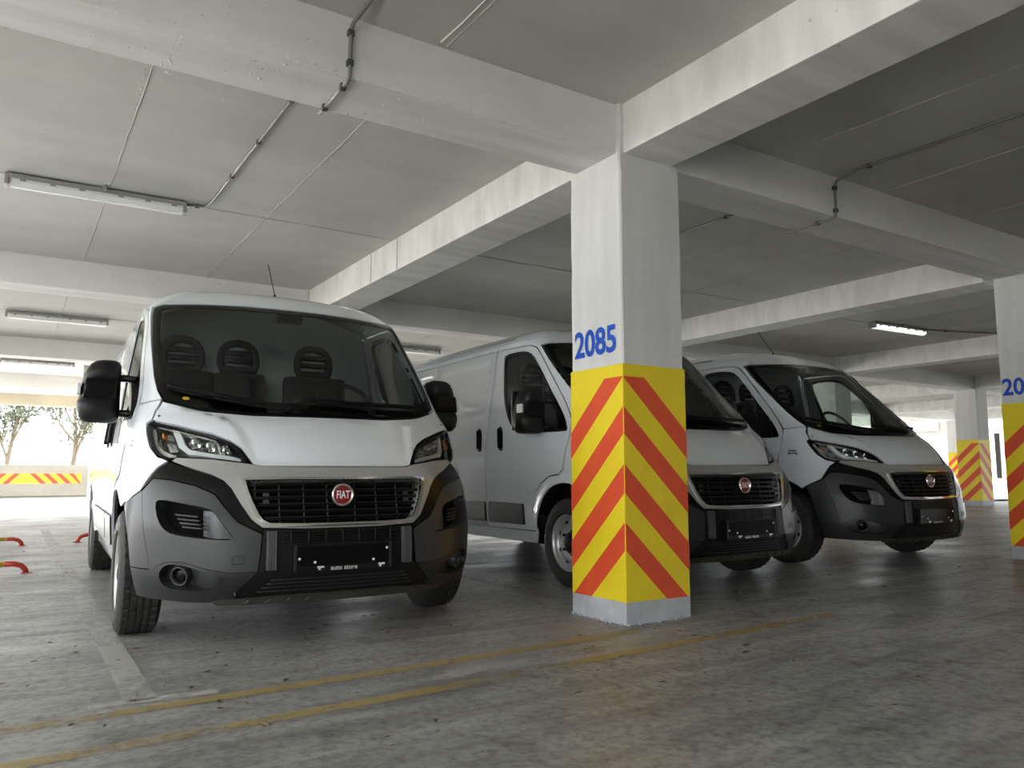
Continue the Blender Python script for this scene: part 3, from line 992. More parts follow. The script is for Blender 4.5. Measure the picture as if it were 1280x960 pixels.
PANELS = {}
def patch(name, outer, holes=(), mat='white', parent=None, step=.035, off=0.0, lip=.014, hole_lip=None, disp=None, mirror=False):
    """cut an outlined panel out of the shell: triangulated, displaced, with a turned-in edge; one object, or a mirrored pair"""
    def dens(poly):
        q = [(At(t), z) for t, z in poly]
        out = []
        for k in range(len(q)):
            a, b = q[k], q[(k + 1) % len(q)]
            n = max(1, int(math.hypot(b[0] - a[0], b[1] - a[1]) / step + .5))
            out += [(a[0] + (b[0] - a[0]) * i / n, a[1] + (b[1] - a[1]) * i / n) for i in range(n)]
        return out
    loops = [dens(outer)] + [dens(h) for h in holes]
    pts, edges, loop_id = [], [], []
    for li, L in enumerate(loops):
        b0 = len(pts)
        pts += L
        edges += [(b0 + k, b0 + (k + 1) % len(L)) for k in range(len(L))]
    xs_ = [p[0] for p in loops[0]]; zs_ = [p[1] for p in loops[0]]
    bound = np.array(pts)
    nx = int((max(xs_) - min(xs_)) / step) + 1
    nz = int((max(zs_) - min(zs_)) / step) + 1
    for i in range(nx + 1):
        for j in range(nz + 1):
            x, z = min(xs_) + (i + (.5 if j % 2 else 0)) * step, min(zs_) + (j + .5) * step
            if not inside(loops[0], x, z) or any(inside(h, x, z) for h in loops[1:]): continue
            if np.min((bound[:, 0] - x) ** 2 + (bound[:, 1] - z) ** 2) < (.45 * step) ** 2: continue
            pts.append((x, z))
    r = delaunay_2d_cdt([Vector(p) for p in pts], edges, [], 0, 1e-6)
    vo, fo = r[0], r[2]
    tris = []
    for fc in fo:
        cx = sum(vo[i].x for i in fc) / len(fc); cz = sum(vo[i].y for i in fc) / len(fc)
        if inside(loops[0], cx, cz) and not any(inside(h, cx, cz) for h in loops[1:]):
            a, b, c = (vo[i] for i in fc[:3])
            tris.append(tuple(fc) if (b - a).cross(c - a) > 0 else tuple(reversed(fc)))
    V, N3, NS3 = [], [], []
    def pt(t, z):
        q, n = Q(t, z), Nrm(t, z)
        return q + n * (off + disp(q, t, z))
    for v in vo:
        t, z = At_inv(v.x), v.y
        n = Nrm(t, z)
        q = Q(t, z)
        V.append(q + n * (off + (disp(q, t, z) if disp else 0.0)))
        N3.append(n)
        if disp:
            ta, tb = At_inv(v.x - .006), At_inv(v.x + .006)
            m_ = (pt(tb, z) - pt(ta, z)).cross(pt(t, min(z + .006, 2.05)) - pt(t, max(z - .006, .22)))
            NS3.append(m_.normalized() if m_.length > 1e-9 and m_.dot(n) > 0 else n)
        else:
            NS3.append(n)
    # turned-in edges
    cnt = {}
    for fc in tris:
        for k in range(len(fc)):
            e = (fc[k], fc[(k + 1) % len(fc)])
            cnt[e] = 1
    rim = [e for e in cnt if (e[1], e[0]) not in cnt]
    F2 = list(tris)
    if lip:
        dup = {}
        outer_pts = set()
        for a, b in rim:
            for i in (a, b):
                if i not in dup:
                    on_hole = any(min((vo[i].x - h[0]) ** 2 + (vo[i].y - h[1]) ** 2 for h in L) < 1e-8 for L in loops[1:]) if len(loops) > 1 else False
                    dd = (hole_lip if (on_hole and hole_lip) else lip)
                    k0 = len(V)
                    V.append(V[i].copy()); V.append(V[i] - N3[i] * dd)
                    NS3.append(Vector((0, 0, 0))); NS3.append(Vector((0, 0, 0)))
                    dup[i] = (k0, k0 + 1)
            q4 = (dup[b][0], dup[a][0], dup[a][1], dup[b][1])
            F2.append(q4)
            fn = (V[q4[2]] - V[q4[0]]).cross(V[q4[3]] - V[q4[1]])
            if fn.length > 1e-12: fn.normalize()
            for i in q4: NS3[i] = NS3[i] + fn
    used = sorted({i for fc in F2 for i in fc})
    mp = {o: n for n, o in enumerate(used)}
    V = [V[i] for i in used]
    NS3 = [NS3[i].normalized() if NS3[i].length > 1e-9 else Vector((0, 0, 1)) for i in used]
    F2 = [tuple(mp[i] for i in fc) for fc in F2]
    def make(sg, par):
        vv = V if sg > 0 else [Vector((-v.x, v.y, v.z)) for v in V]
        ff = F2 if sg > 0 else [tuple(reversed(fc)) for fc in F2]
        o = mesh(name, vv, ff, mat, par, True)
        o.data.normals_split_custom_set_from_vertices([(sg * n.x, n.y, n.z) for n in NS3])
        return o
    if mirror:
        pa, pb = parent if isinstance(parent, (tuple, list)) else (parent, parent)
        return make(1, pa), make(-1, pb)
    return make(1, parent)

def on(t, z, off=0.0):
    return Q(t, z) + Nrm(t, z) * off
def line_on(name, pts, r, mat, parent, off=0.0, n=6, ry=None, sub=10):
    """a bar laid along the shell through (t, z) points"""
    P3 = []
    for k in range(len(pts) - 1):
        for i in range(sub):
            u = i / sub
            P3.append(on(pts[k][0] * (1 - u) + pts[k + 1][0] * u, pts[k][1] * (1 - u) + pts[k + 1][1] * u, off))
    P3.append(on(*pts[-1], off))
    return tube(name, P3, r, mat, parent, n, ry=ry)
def mirror_copy(o, parent=None):
    me = o.data.copy()
    me.transform(Matrix.Diagonal((-1, 1, 1, 1)))
    me.flip_normals()
    c = bpy.data.objects.new(o.name.split('.')[0], me)
    COL.objects.link(c)
    c.parent = parent if parent is not None else o.parent
    return c

AX = -.06            # front axle, from the shell's own zero
WB = 3.45
van = empty('van', (0, 0, 0))

# ---- outlines (traced heights and half widths)
HL_TOP = [(.458, .945), (.497, 1.010), (.541, 1.050), (.62, 1.090), (.749, 1.130), (.892, 1.170), (.912, 1.160)]
HL_BOT = [(.911, 1.11), (.897, 1.03), (.867, .982), (.832, .963), (.808, .958), (.788, .976), (.628, .966), (.478, .944)]
def cr_disp(q, t, z):
    # raised shoulders, slightly sunk centre of the bonnet
    zz = [.92, 1.01, 1.11, 1.18, 1.24, 1.285]
    ww = [.435, .452, .481, .515, .66, .80]
    lim = float(np.interp(z, zz, ww))
    return -.013 * ins_sm(-.035, .03, lim - abs(q.x)) * ins_sm(.915, .96, z)
hood = patch('bonnet', sym([(0, .927)] + [f(w, z) for w, z in [(.25, .927), (.405, .929), (.440, .938), (.452, .958), (.490, 1.022), (.536, 1.062), (.618, 1.102), (.748, 1.142), (.884, 1.182), (.865, 1.232), (.832, 1.287), (.695, 1.247), (.39, 1.218), (.2, 1.218)]] + [(0, 1.218)]), mat='white', parent=van, step=.028, disp=cr_disp, lip=.02)

FASC_IN = [(0, .853)] + [f(w, z) for w, z in [(.30, .853), (.487, .851), (.475, .80), (.456, .745), (.428, .68), (.405, .648), (.375, .634), (.2, .629)]] + [(0, .628)]
fascia = patch('grille_surround', sym([(0, .919)] + [f(w, z) for w, z in [(.25, .919), (.408, .921), (.443, .932), (.478, .938), (.628, .959), (.788, .969), (.806, .952), (.722, .914), (.64, .884), (.588, .853), (.554, .813), (.511, .733), (.462, .655), (.41, .613), (.2, .604)]] + [(0, .603)]), [sym(FASC_IN)], 'silver', van, step=.026, hole_lip=.05)
CH_OUT = [(0, .866)] + [f(w, z) for w, z in [(.30, .866), (.506, .864), (.500, .82), (.476, .745), (.447, .675), (.420, .636), (.380, .617), (.2, .611)]] + [(0, .610)]
patch('chrome_frame', sym(CH_OUT), [sym(FASC_IN)], 'chrome', fascia, step=.02, off=.009, lip=.02)

band = patch('black_band', [f(w, z) for w, z in [(.944, .800), (.896, .878), (.864, .918), (.819, .945), (.722, .905), (.64, .876), (.588, .846), (.549, .806), (.505, .727), (.457, .652), (.41, .606), (.41, .585), (.528, .648), (.582, .718), (.627, .786), (.711, .828), (.812, .857), (.890, .866)]], mat='gloss_black', parent=van, step=.026, off=-.002, mirror=True)

INT = smooth_poly([f(w, z) for w, z in [(.885, .738), (.862, .757), (.761, .735), (.655, .712), (.632, .690), (.587, .625), (.535, .553), (.644, .558), (.763, .572), (.836, .592), (.872, .645)]], 1)
FOG = smooth_poly([f(w, z) for w, z in [(.862, .385), (.838, .432), (.789, .438), (.691, .412), (.636, .382), (.560, .368), (.612, .303), (.790, .308), (.842, .330)]], 1)
LINE = [(.945, .400), (.905, .404), (.83, .447), (.76, .450), (.66, .415), (.56, .395), (.432, .395)]
bump = patch('bumper', [f(w, z) for w, z in [(.412, .579), (.528, .641), (.583, .710), (.630, .779), (.711, .821), (.812, .850), (.889, .860), (.936, .795), (.934, .67), (.905, .47), (.899, .406), (.83, .4475), (.76, .4495), (.66, .4145), (.56, .3945), (.43, .3945)]], [INT], 'grey_plastic', van, step=.03, hole_lip=.085, mirror=True)
patch('bumper_corner', [f(.9375, .795)] + [s(-.347, .728), s(-.385, .66), s(-.42, .57), s(-.443, .47), s(-.452, .408)] + [f(.9, .408), f(.9065, .47), f(.9355, .67)], mat='grey_plastic', parent=bump, step=.03, mirror=True, disp=lambda q, t, z: .010 * ins_sm(-.44, -.38, q.y))
skirt = patch('bumper_skirt', [s(-.455, .404), s(-.47, .33), s(-.475, .262)] + [f(w, z) for w, z in [(.80, .250), (.66, .243), (.52, .248), (.53, .29), (.434, .392), (.56, .392), (.66, .412), (.76, .447), (.83, .445), (.905, .402)]], [FOG], 'skirt_plastic', van, step=.03, hole_lip=.07, mirror=True)
# recessed intakes and fog lamps
pk = patch('intake_recess', INT, mat='core', parent=bump, off=-.07, lip=0, step=.03, mirror=True)
patch('intake_ramp', [f(w, z) for w, z in [(.700, .716), (.655, .706), (.636, .690), (.592, .628), (.545, .560), (.644, .563), (.700, .572)]], mat='grey_plastic', parent=pk, step=.02, off=-.062, lip=0, mirror=True, disp=lambda q, t, z: .058 * ins_sm(.705, .60, q.x))
for k in range(4):
    z = .685 - k * .022
    a = line_on('louvre', [f(.822 - k * .01, z + .004), f(.712 - k * .005, z - .006)], .005, 'grey_plastic', pk[0], -.040, 6, ry=.007)
    mirror_copy(a, pk[1])
fr = patch('fog_recess', FOG, mat='skirt_plastic', parent=skirt, off=-.055, lip=0, step=.03, mirror=True, disp=lambda q, t, z: .045 * ins_sm(.76, .60, q.x))
c = on(*f(.785, .372), -.03)
nn = Nrm(*f(.785, .372))
for nm, prof, mt in (('fog_ring', [(-.04, .050), (.012, .050), (.016, .045), (.012, .040), (-.01, .038)], 'grey_plastic'), ('fog_lamp', [(-.012, .039), (-.004, .034), (.002, .018), (.004, .0005)], 'gloss_black')):
    o = lathe(nm, prof, mt, None, 28, 'z')
    o.data.transform(Matrix.Translation(c) @ nn.to_track_quat('Z', 'Y').to_matrix().to_4x4())
    o.parent = fr[0]
    mirror_copy(o, fr[1])
o = line_on('tow_cover', [f(.548, .475), f(.496, .475), f(.496, .437), f(.548, .437), f(.548, .475)], .0022, 'skirt_plastic', bump[0], .001, 5, sub=4)
mirror_copy(o, bump[1])

# black centre with slots, strips, number-plate holder
lower = patch('lower_grille', sym([(0, .598)] + [f(w, z) for w, z in [(.2, .599), (.405, .606), (.407, .578), (.424, .40), (.524, .29), (.514, .25)]] + [(0, .252)]), mat='black', parent=van, step=.03, off=-.012, lip=.02)
for k, z in enumerate((.583, .568, .553, .538)):
    line_on('slot_bar', [f(-.31, z), (0, z), f(.31, z)], .0035, 'gloss_black', lower, -.006, 6)
for w in (-.27, -.18, -.09, .0, .09, .18, .27):
    line_on('slot_rib', [f(w, .592), f(w, .530)], .003, 'skirt_plastic', lower, -.004, 6, sub=3)
for k, z in enumerate((.345, .325, .305, .285)):
    line_on('slot_bar', [f(-.36 - k * .02, z), (0, z), f(.36 + k * .02, z)], .004, 'skirt_plastic', lower, -.010, 6)
st = patch('guard_strip', [f(.342, .594), f(.390, .594), f(.390, .402), f(.342, .402)], mat='strip', parent=lower, step=.03, off=.016, lip=.03, mirror=True)
for sg in (0, 1):
    for w in (.355, .366, .377):
        line_on('groove', [f(w * (1 if sg == 0 else -1), .590), f(w * (1 if sg == 0 else -1), .406)], .002, 'skirt_plastic', st[sg], .0165, 5, sub=4)
plate = box('plate_holder', (-.262, -.992, .385), (.262, -.968, .522), 'black', lower, .006)
box('plate_recess', (-.250, -.9935, .414), (.250, -.990, .514), 'gloss_black', plate)
for w in (-.262, .248):
    box('plate_edge', (w, -.996, .388), (w + .014, -.990, .520), 'skirt_plastic', plate, .002)
text('dealer_print', 'auto store', .034, 'letter', plate, frame((.0, -.9945, .3995), (1, 0, 0), (0, 0, 1)), bold=.0002)
for x, z in ((-.235, .452), (-.155, .432), (.160, .432), (.235, .490)):
    o = lathe('screw', [(0, .0075), (-.003, .006), (-.005, .0005)], 'letter', plate, 10, 'y')
    o.location = (x, -.994, z)
for x in (-.125, .205):
    bm = bmesh.new()
    bm_box(bm, (x - .018, -.9955, .402), (x + .018, -.9935, .412))
    bm_box(bm, (x - .012, -.9955, .392), (x + .0, -.9935, .403))
    from_bm('clip_print', bm, 'letter', plate)
skid = patch('skid_plate', sym([(0, .262)] + [f(w, z) for w, z in [(.3, .262), (.55, .258), (.62, .252), (.60, .232), (.3, .228)]] + [(0, .228)]), mat='skid', parent=van, step=.035, off=.008, lip=.03)
for sg in (-1, 1):
    for w in (.14, .24, .34, .44):
        line_on('rib', [f(sg * w, .262), f(sg * (w + .045), .230)], .006, 'skirt_plastic', skid, .009, 5, sub=3)
patch('gap_backing', [f(.90, .27), f(.90, .40), f(.885, .80), f(.86, 1.12), (0, 1.12), f(-.86, 1.12), f(-.885, .80), f(-.90, .40), f(-.90, .27), (0, .27)], mat='core', parent=van, step=.08, off=-.13, lip=0)  # added black sheet behind the panels, puts the shade into their gaps

# grille
grille = patch('grille', sym([(0, .86)] + [f(w, z) for w, z in [(.49, .858), (.46, .74), (.41, .645), (.2, .625)]] + [(0, .625)]), mat='core', parent=van, step=.05, off=-.06, lip=0)
GW = lambda z: float(np.interp(z, [.634, .68, .745, .80, .85], [.37, .426, .454, .472, .484]))
for z in (.832, .797, .762, .727, .692, .658):
    a = GW(z)
    line_on('grille_slat', [f(-a, z), f(-a * .5, z), (0, z), f(a * .5, z), f(a, z)], .006, 'gloss_black', grille, -.022, 6, ry=.009, sub=6)
    line_on('slat_edge', [f(-a, z + .009), f(-a * .5, z + .009), (0, z + .009), f(a * .5, z + .009), f(a, z + .009)], .0018, 'skirt_plastic', grille, -.016, 5, sub=6)
for w in (-.445, -.325, -.20, -.075, .075, .20, .325, .445):
    zb = .634 if abs(w) < .37 else (.69 if abs(w) < .44 else .76)
    line_on('grille_bar', [f(w, .850), f(w, zb)], .0035, 'skirt_plastic', grille, -.020, 5, sub=5)
for sg in (-1, 1):
    for z0, z1 in ((.768, .790), (.733, .755)):
        patch('grille_tab', [f(sg * .405, z0), f(sg * .375, z0), f(sg * .375, z1), f(sg * .405, z1)] if sg > 0 else [f(-.375, z0), f(-.405, z0), f(-.405, z1), f(-.375, z1)], mat='skid', parent=grille, step=.03, off=-.020, lip=.01)
# round badge
yb = Q(0, .772).y
bd = lathe('badge', [(-.004, .061), (-.016, .061), (-.022, .057), (-.022, .052), (-.017, .0485), (-.015, .047)], 'chrome', van, 40, 'y')
bd.location = (0, yb - .004, .772)
o = lathe('badge_disc', [(-.015, .0485), (-.0175, .030), (-.018, .0005)], 'logo_red', bd, 40, 'y')
text('badge_letters', 'FIAT', .050, 'letter', bd, frame((0, -.0195, 0), (1, 0, 0), (0, 0, 1)) @ Matrix.Diagonal((.74, 1.15, 1, 1)), bold=.0010)
lathe('badge_back', [(.02, .058), (-.004, .0605)], 'black', bd, 40, 'y')

# headlights
HLP = [f(w, z) for w, z in HL_TOP + HL_BOT]
HLP_in = smooth_poly(HLP, 1)
hl = patch('headlight', HLP_in, mat='lamp_inner', parent=van, off=-.085, lip=0, step=.035, mirror=True, disp=lambda q, t, z: .0)
def ring(name, poly, w_in, mat, par, off, lip=.02):
    cx = sum(p[0] for p in poly) / len(poly); cz = sum(p[1] for p in poly) / len(poly)
    inn = [(cx + (p[0] - cx) * w_in, cz + (p[1] - cz) * w_in) for p in poly]
    return patch(name, poly, [inn], mat, par, step=.02, off=off, lip=lip, mirror=True)
ring('lamp_edge', HLP_in, .94, 'gloss_black', hl, -.006, .08)
# daytime strip: outer frame, upright and lower bar
def bar2(name, pts, mat, par, off, lip=.03):
    return patch(name, [f(w, z) for w, z in pts], mat=mat, parent=par, step=.02, off=off, lip=lip, mirror=True)
bar2('light_guide', [(.806, 1.128), (.772, 1.120), (.752, 1.045), (.728, 1.018), (.66, 1.004), (.55, .986), (.50, .972), (.50, .958), (.56, .967), (.66, .984), (.745, .995), (.782, 1.035)], 'letter', hl, -.018)
bar2('outer_guide', [(.898, 1.130), (.882, 1.135), (.872, 1.045), (.850, 1.012), (.818, .994), (.79, .986), (.80, .974), (.830, .978), (.866, .999), (.884, 1.040)], 'chrome', hl, -.014)
bar2('top_guide', [(.872, 1.150), (.75, 1.118), (.62, 1.078), (.60, 1.062), (.75, 1.106), (.872, 1.138)], 'chrome', hl, -.018)
bar2('marker', [(.858, 1.112), (.850, 1.110), (.849, 1.082), (.857, 1.084)], 'amber', hl, -.022)
bar2('indicator_cell', [(.840, 1.110), (.812, 1.104), (.808, 1.072), (.838, 1.078)], 'chrome', hl, -.035)
bar2('indicator_cell', [(.846, 1.062), (.806, 1.056), (.795, 1.015), (.832, 1.012)], 'chrome', hl, -.038)
def bowl(w, z, r, par, inner='chrome'):
    c, n_ = on(*f(w, z), -.03), Nrm(*f(w, z))
    n_ = (n_ * .35 + Vector((0, -1, .05)) * .65).normalized()
    mt = Matrix.Translation(c) @ n_.to_track_quat('Z', 'Y').to_matrix().to_4x4()
    for nm, prof, m_ in (('reflector', [(.004, r), (-.004, r * .97), (-.018, r * .8), (-.032, r * .5), (-.040, r * .2)], inner), ('bulb', [(-.04, r * .26), (-.012, r * .26), (-.002, r * .18), (.0, .0005)], 'lens')):
        o = lathe(nm, prof, m_, None, 24, 'z')
        o.data.transform(mt)
        o.parent = par[0]
        mirror_copy(o, par[1])
bowl(.705, 1.060, .036, hl)
bowl(.638, 1.040, .036, hl)
bowl(.568, 1.022, .030, hl)
bar2('side_reflector', [(.610, 1.062), (.596, 1.054), (.59, 1.0), (.602, .998)], 'chrome', hl, -.025)
patch('headlight_lens', HLP_in, mat='lens', parent=hl, off=.001, lip=.008, step=.03, mirror=True)

# windscreen
WSO = [(0, 2.018)] + [f(w, z) for w, z in [(.3, 2.016), (.6, 2.004), (.79, 1.990), (.833, 1.970), (.846, 1.90), (.853, 1.78), (.858, 1.62), (.858, 1.45), (.848, 1.365), (.828, 1.312), (.78, 1.290), (.695, 1.262), (.39, 1.233), (.2, 1.231)]] + [(0, 1.231)]
WSI = [(0, 1.985)] + [f(w, z) for w, z in [(.3, 1.983), (.6, 1.972), (.76, 1.960), (.80, 1.935), (.813, 1.85), (.822, 1.70), (.826, 1.55), (.822, 1.44), (.805, 1.385), (.76, 1.352), (.60, 1.318), (.39, 1.305), (.2, 1.302)]] + [(0, 1.301)]
patch('windscreen', sym(WSO), mat='windscreen', parent=van, step=.05, off=-.002, lip=.008)
patch('windscreen_border', sym(WSO), [sym(WSI)], 'gloss_black', van, step=.04, off=-.007, lip=.006)
sn = box('sensor_housing', (-.07, .36, 1.925), (.11, .46, 2.0), 'black', van, .02)
patch('sticker', smooth_poly([f(-.735, 1.318), f(-.735, 1.300), f(-.700, 1.300), f(-.700, 1.318)][::-1], 2), mat='hoop_yellow', parent=van, step=.02, off=.001, lip=.001)
for pts in ([(-.80, 1.372), (-.66, 1.335), (-.50, 1.305), (-.30, 1.268)], [(-.05, 1.300), (.2, 1.292), (.45, 1.292), (.66, 1.292)]):
    w_ = line_on('wiper', [f(a, b) for a, b in pts], .011, 'wiper', van, .022, 6, ry=.014, sub=5)
    e = pts[-1] if pts[0][0] < -.5 else pts[1]
    line_on('wiper_arm', [f(e[0] - .3, e[1] + .045 if pts[0][0] < -.5 else 1.29), f(e[0] + .02, 1.252), f(e[0] + .10, 1.236)], .012, 'wiper', w_, .034, 6, sub=5)
    line_on('pivot', [f(e[0] + .09, 1.240), f(e[0] + .13, 1.234)], .022, 'wiper', w_, .022, 8, sub=3)
patch('cowl', sym([(0, 1.236)] + [f(w, z) for w, z in [(.39, 1.238), (.695, 1.266), (.80, 1.292), (.80, 1.278), (.695, 1.245), (.39, 1.214)]] + [(0, 1.212)]), mat='black', parent=van, step=.04, off=-.016, lip=.01)

# cab frame (windscreen pillar and roof rail), header
DOOR = [(1.140, .400), (1.150, 1.0), (1.155, 1.30), (1.165, 1.62), (1.175, 1.90), (1.165, 1.970), (1.135, 1.998), (.80, 1.994), (.655, 1.985), (.560, 1.955), (.44, 1.84), (.27, 1.66), (.098, 1.47), (-.045, 1.285), (-.058, 1.22), (-.045, 1.08), (-.015, .90), (.03, .866), (.16, .852), (.29, .790), (.39, .69), (.437, .59), (.425, .49), (.375, .405)]
frm = patch('windscreen_pillar', [f(w, z) for w, z in [(.838, 1.304), (.856, 1.36), (.866, 1.45), (.866, 1.62), (.861, 1.78), (.854, 1.90), (.842, 1.978), (.80, 1.997), (.76, 2.006)]] + [(tw(.70, 2.049), 2.049), (6.0, 2.049), (7.0, 2.049), (8.0, 2.049), (9.0, 2.049), s(1.21, 2.049)] + [s(1.205, 1.90), s(1.195, 1.62), s(1.183, 1.30), s(1.175, 1.0), s(1.170, .400), s(1.148, .400), s(1.158, 1.0), s(1.163, 1.30), s(1.173, 1.62), s(1.184, 1.90), s(1.174, 1.976), s(1.140, 2.006), s(.80, 2.002), s(.650, 1.993), s(.550, 1.962), s(.432, 1.845), s(.262, 1.665), s(.090, 1.475), s(-.056, 1.290)], mat='white', parent=van, step=.035, mirror=True)
patch('roof_header', sym([(0, 2.024)] + [f(w, z) for w, z in [(.3, 2.022), (.6, 2.010), (.755, 2.001)]] + [(tw(.705, 2.049), 2.049), (2, 2.049)] + [(0, 2.049)]), mat='white', parent=van, step=.03, lip=.02)

# wing with arch
ARC = lambda r, a0, a1, n, cx=AX, cz=.355: [(cx + r * math.cos(math.radians(a0 + (a1 - a0) * k / n)), cz + r * math.sin(math.radians(a0 + (a1 - a0) * k / n))) for k in range(n + 1)]
arch = ARC(.443, 126, 2, 14)
wing = patch('wing', [f(w, z) for w, z in [(.946, .800), (.900, .882), (.870, .922), (.828, .952), (.845, .962), (.872, .974), (.903, 1.026), (.917, 1.11), (.917, 1.163), (.893, 1.181), (.873, 1.236), (.841, 1.297)]] + [s(-.062, 1.280), s(-.068, 1.22), s(-.055, 1.08), s(-.025, .895), s(.03, .858), s(.155, .844), s(.283, .784), s(.382, .685), s(.429, .588), s(.417, .492), s(.372, .41), s(.372, .355)] + [s(x, z) for x, z in reversed(arch)] + [s(-.345, .735)], mat='white', parent=van, step=.03, mirror=True, disp=lambda q, t, z: .018 * ins_sm(.52, .45, math.hypot(q.y - AX, q.z - .355)) if q.y > -.36 else 0.0)
for sg in (0, 1):
    x_ = on(*s(-.20, 1.055), .003)
    sx = 1 if sg == 0 else -1
    ax = (Q(s(-.10, 1.055)[0], 1.055) - Q(s(-.26, 1.055)[0], 1.055)).normalized()
    ax = Vector((ax.x * sx, ax.y, ax.z)) * sx
    for dz, body, sz in ((.014, 'Ducato', .028), (-.014, 'MultiJet', .033)):
        text('model_badge', body, sz, 'badge_dark', wing[sg], frame((x_.x * sx, x_.y, x_.z + dz), ax, (0, 0, 1)), bold=.0012)

# front door
WIN = smooth_poly([s(X, z) for X, z in [(1.055, 1.955), (.80, 1.955), (.640, 1.930), (.53, 1.845), (.36, 1.67), (.17, 1.46), (.0, 1.265), (-.035, 1.205), (.10, 1.200), (.45, 1.212), (.70, 1.235), (.855, 1.325), (.955, 1.49), (1.030, 1.75), (1.065, 1.90)]], 1)
def side_disp(q, t, z):
    return .007 * (1 - ins_sm(1.03, 1.06, z)) - .004 * ins_sm(.78, .70, z)
door = patch('front_door', [s(X, z) for X, z in DOOR], [WIN], 'white', van, step=.04, hole_lip=.03, mirror=True, disp=side_disp)
patch('window_glass', WIN, mat='side_glass', parent=door, off=-.010, lip=.004, step=.06, mirror=True)
WIN_IN = [(sum(p[0] for p in WIN) / len(WIN) + (p[0] - sum(p[0] for p in WIN) / len(WIN)) * .93, 1.56 + (p[1] - 1.56) * .93) for p in WIN]
patch('window_seal', WIN, [WIN_IN], 'black', door, step=.04, off=-.006, lip=.02, mirror=True)
o = line_on('quarter_bar', [s(.36, 1.66), s(.34, 1.21)], .014, 'black', door[0], -.012, 6)
mirror_copy(o, door[1])
trim_in = patch('door_trim', [s(X, z) for X, z in [(1.12, .45), (1.13, 1.25), (.75, 1.215), (.0, 1.18), (.02, .90), (.35, .84), (.46, .45)]], mat='interior_dark', parent=door, off=-.06, lip=0, step=.1, mirror=True)
# cargo side
def slide_disp(q, t, z):
    m = ins_sm(1.27, 1.31, q.y) * ins_sm(2.36, 2.32, q.y) * ins_sm(1.36, 1.40, z) * ins_sm(1.94, 1.90, z)
    return side_disp(q, t, z) - .010 * m
slide = patch('sliding_door', [s(X, z) for X, z in [(1.180, .400), (1.187, 1.0), (1.193, 1.30), (1.205, 1.62), (1.215, 1.90), (1.220, 2.000), (2.42, 2.000), (2.42, .400)]], mat='white', parent=van, step=.045, mirror=True, disp=slide_disp)
def rear_disp(q, t, z):
    m = ins_sm(2.50, 2.54, q.y) * ins_sm(4.25, 4.2, q.y) * ins_sm(1.36, 1.40, z) * ins_sm(1.94, 1.90, z)
    return side_disp(q, t, z) - .010 * m + .015 * ins_sm(.52, .45, math.hypot(q.y - AX - WB, q.z - .355))
rarch = ARC(.443, 176, 4, 16, AX + WB)
quarter = patch('cargo_side', [s(2.432, 2.000), s(4.38, 2.000), s(4.40, 1.2), s(4.40, .40)] + [s(x, z) for x, z in reversed(rarch)] + [s(2.85, .40), s(2.432, .40)], mat='white', parent=van, step=.05, mirror=True, disp=rear_disp)
patch('roof_rail', [s(1.215, 2.049), s(2.4, 2.049), s(4.38, 2.049), s(4.38, 2.006), s(2.4, 2.006), s(1.222, 2.006)], mat='white', parent=van, step=.06, mirror=True)
patch('sill', [s(.385, .394), s(1.14, .394), s(2.85, .394), s(2.90, .30), s(1.1, .30), s(.42, .30)], mat='white', parent=van, step=.05, off=-.006, mirror=True)
for a, b, par in ((.556, 1.130, door), (1.195, 2.41, slide), (2.445, 2.90, quarter), (3.86, 4.30, quarter)):
    patch('side_moulding', [s(a, .445), s(a, .605), s(a + .012, .618), s(b - .012, .622), s(b, .61), s(b, .448)], mat='black', parent=par, step=.05, off=.020, lip=.022, mirror=True)
for X, par in ((.938, door), (1.312, slide)):
    ov = [s(X + .040 * math.copysign(abs(math.cos(a)) ** .8, math.cos(a)) + .27 * .108 * math.sin(a), 1.178 + .108 * math.copysign(abs(math.sin(a)) ** .8, math.sin(a))) for a in [2 * math.pi * k / 32 for k in range(32)]]
    h_ = patch('handle_cup', ov, mat='black', parent=par, off=.008, lip=.012, step=.02, mirror=True)
    o = line_on('handle', [s(X + .028, 1.262), s(X + .005, 1.18), s(X - .018, 1.095)], .013, 'black', h_[0], .020, 8, ry=.011)
    mirror_copy(o, h_[1])

# roof: rim from the shell, domed inwards
rows, V, Fc = 9, [], []
tv = list(np.linspace(-12.99, 12.99, 131))
for t in tv:
    r_ = Q(t, 2.049)
    xin = max(r_.y, 1.05)
    zc = float(np.interp(xin, [1.05, 2.0, 3.2, 4.43], [2.200, 2.215, 2.215, 2.19]))
    nexp = float(np.interp(abs(t), [0, 4.5, 7, 9], [3.1, 3.1, 4.5, 6.0]))
    for k in range(rows + 1):
        q = (k / rows) ** 1.6
        V.append((r_.x * (1 - q), r_.y + (xin - r_.y) * q, 2.049 + (zc - 2.049) * (1 - (1 - q) ** nexp)))
for i in range(len(tv) - 1):
    for k in range(rows):
        a, b = i * (rows + 1) + k, (i + 1) * (rows + 1) + k
        Fc.append((a, b, b + 1, a + 1))
roof = mesh('roof', V, Fc, 'white', van, True)
for sg in (-1, 1):
    pts = []
    for X in np.linspace(1.02, 4.35, 16):
        w_ = P(tX(X, 2.049), 2.049)[0] * .93
        pts.append((sg * w_, X, 2.049 + .151 * (1 - .93 ** 6) * .98))
    tube('roof_gutter', pts, .006, 'strip', roof, 6)
ant = lathe('antenna_base', [(0, .026), (.015, .022), (.035, .010), (.045, .006), (.05, .0005)], 'black', van, 16, 'z')
ant.location = (.03, .88, 2.185)
tube('antenna_rod', [(0, 0, .04), (-.004, .10, .17), (-.01, .20, .32)], .0035, 'black', ant, 6)

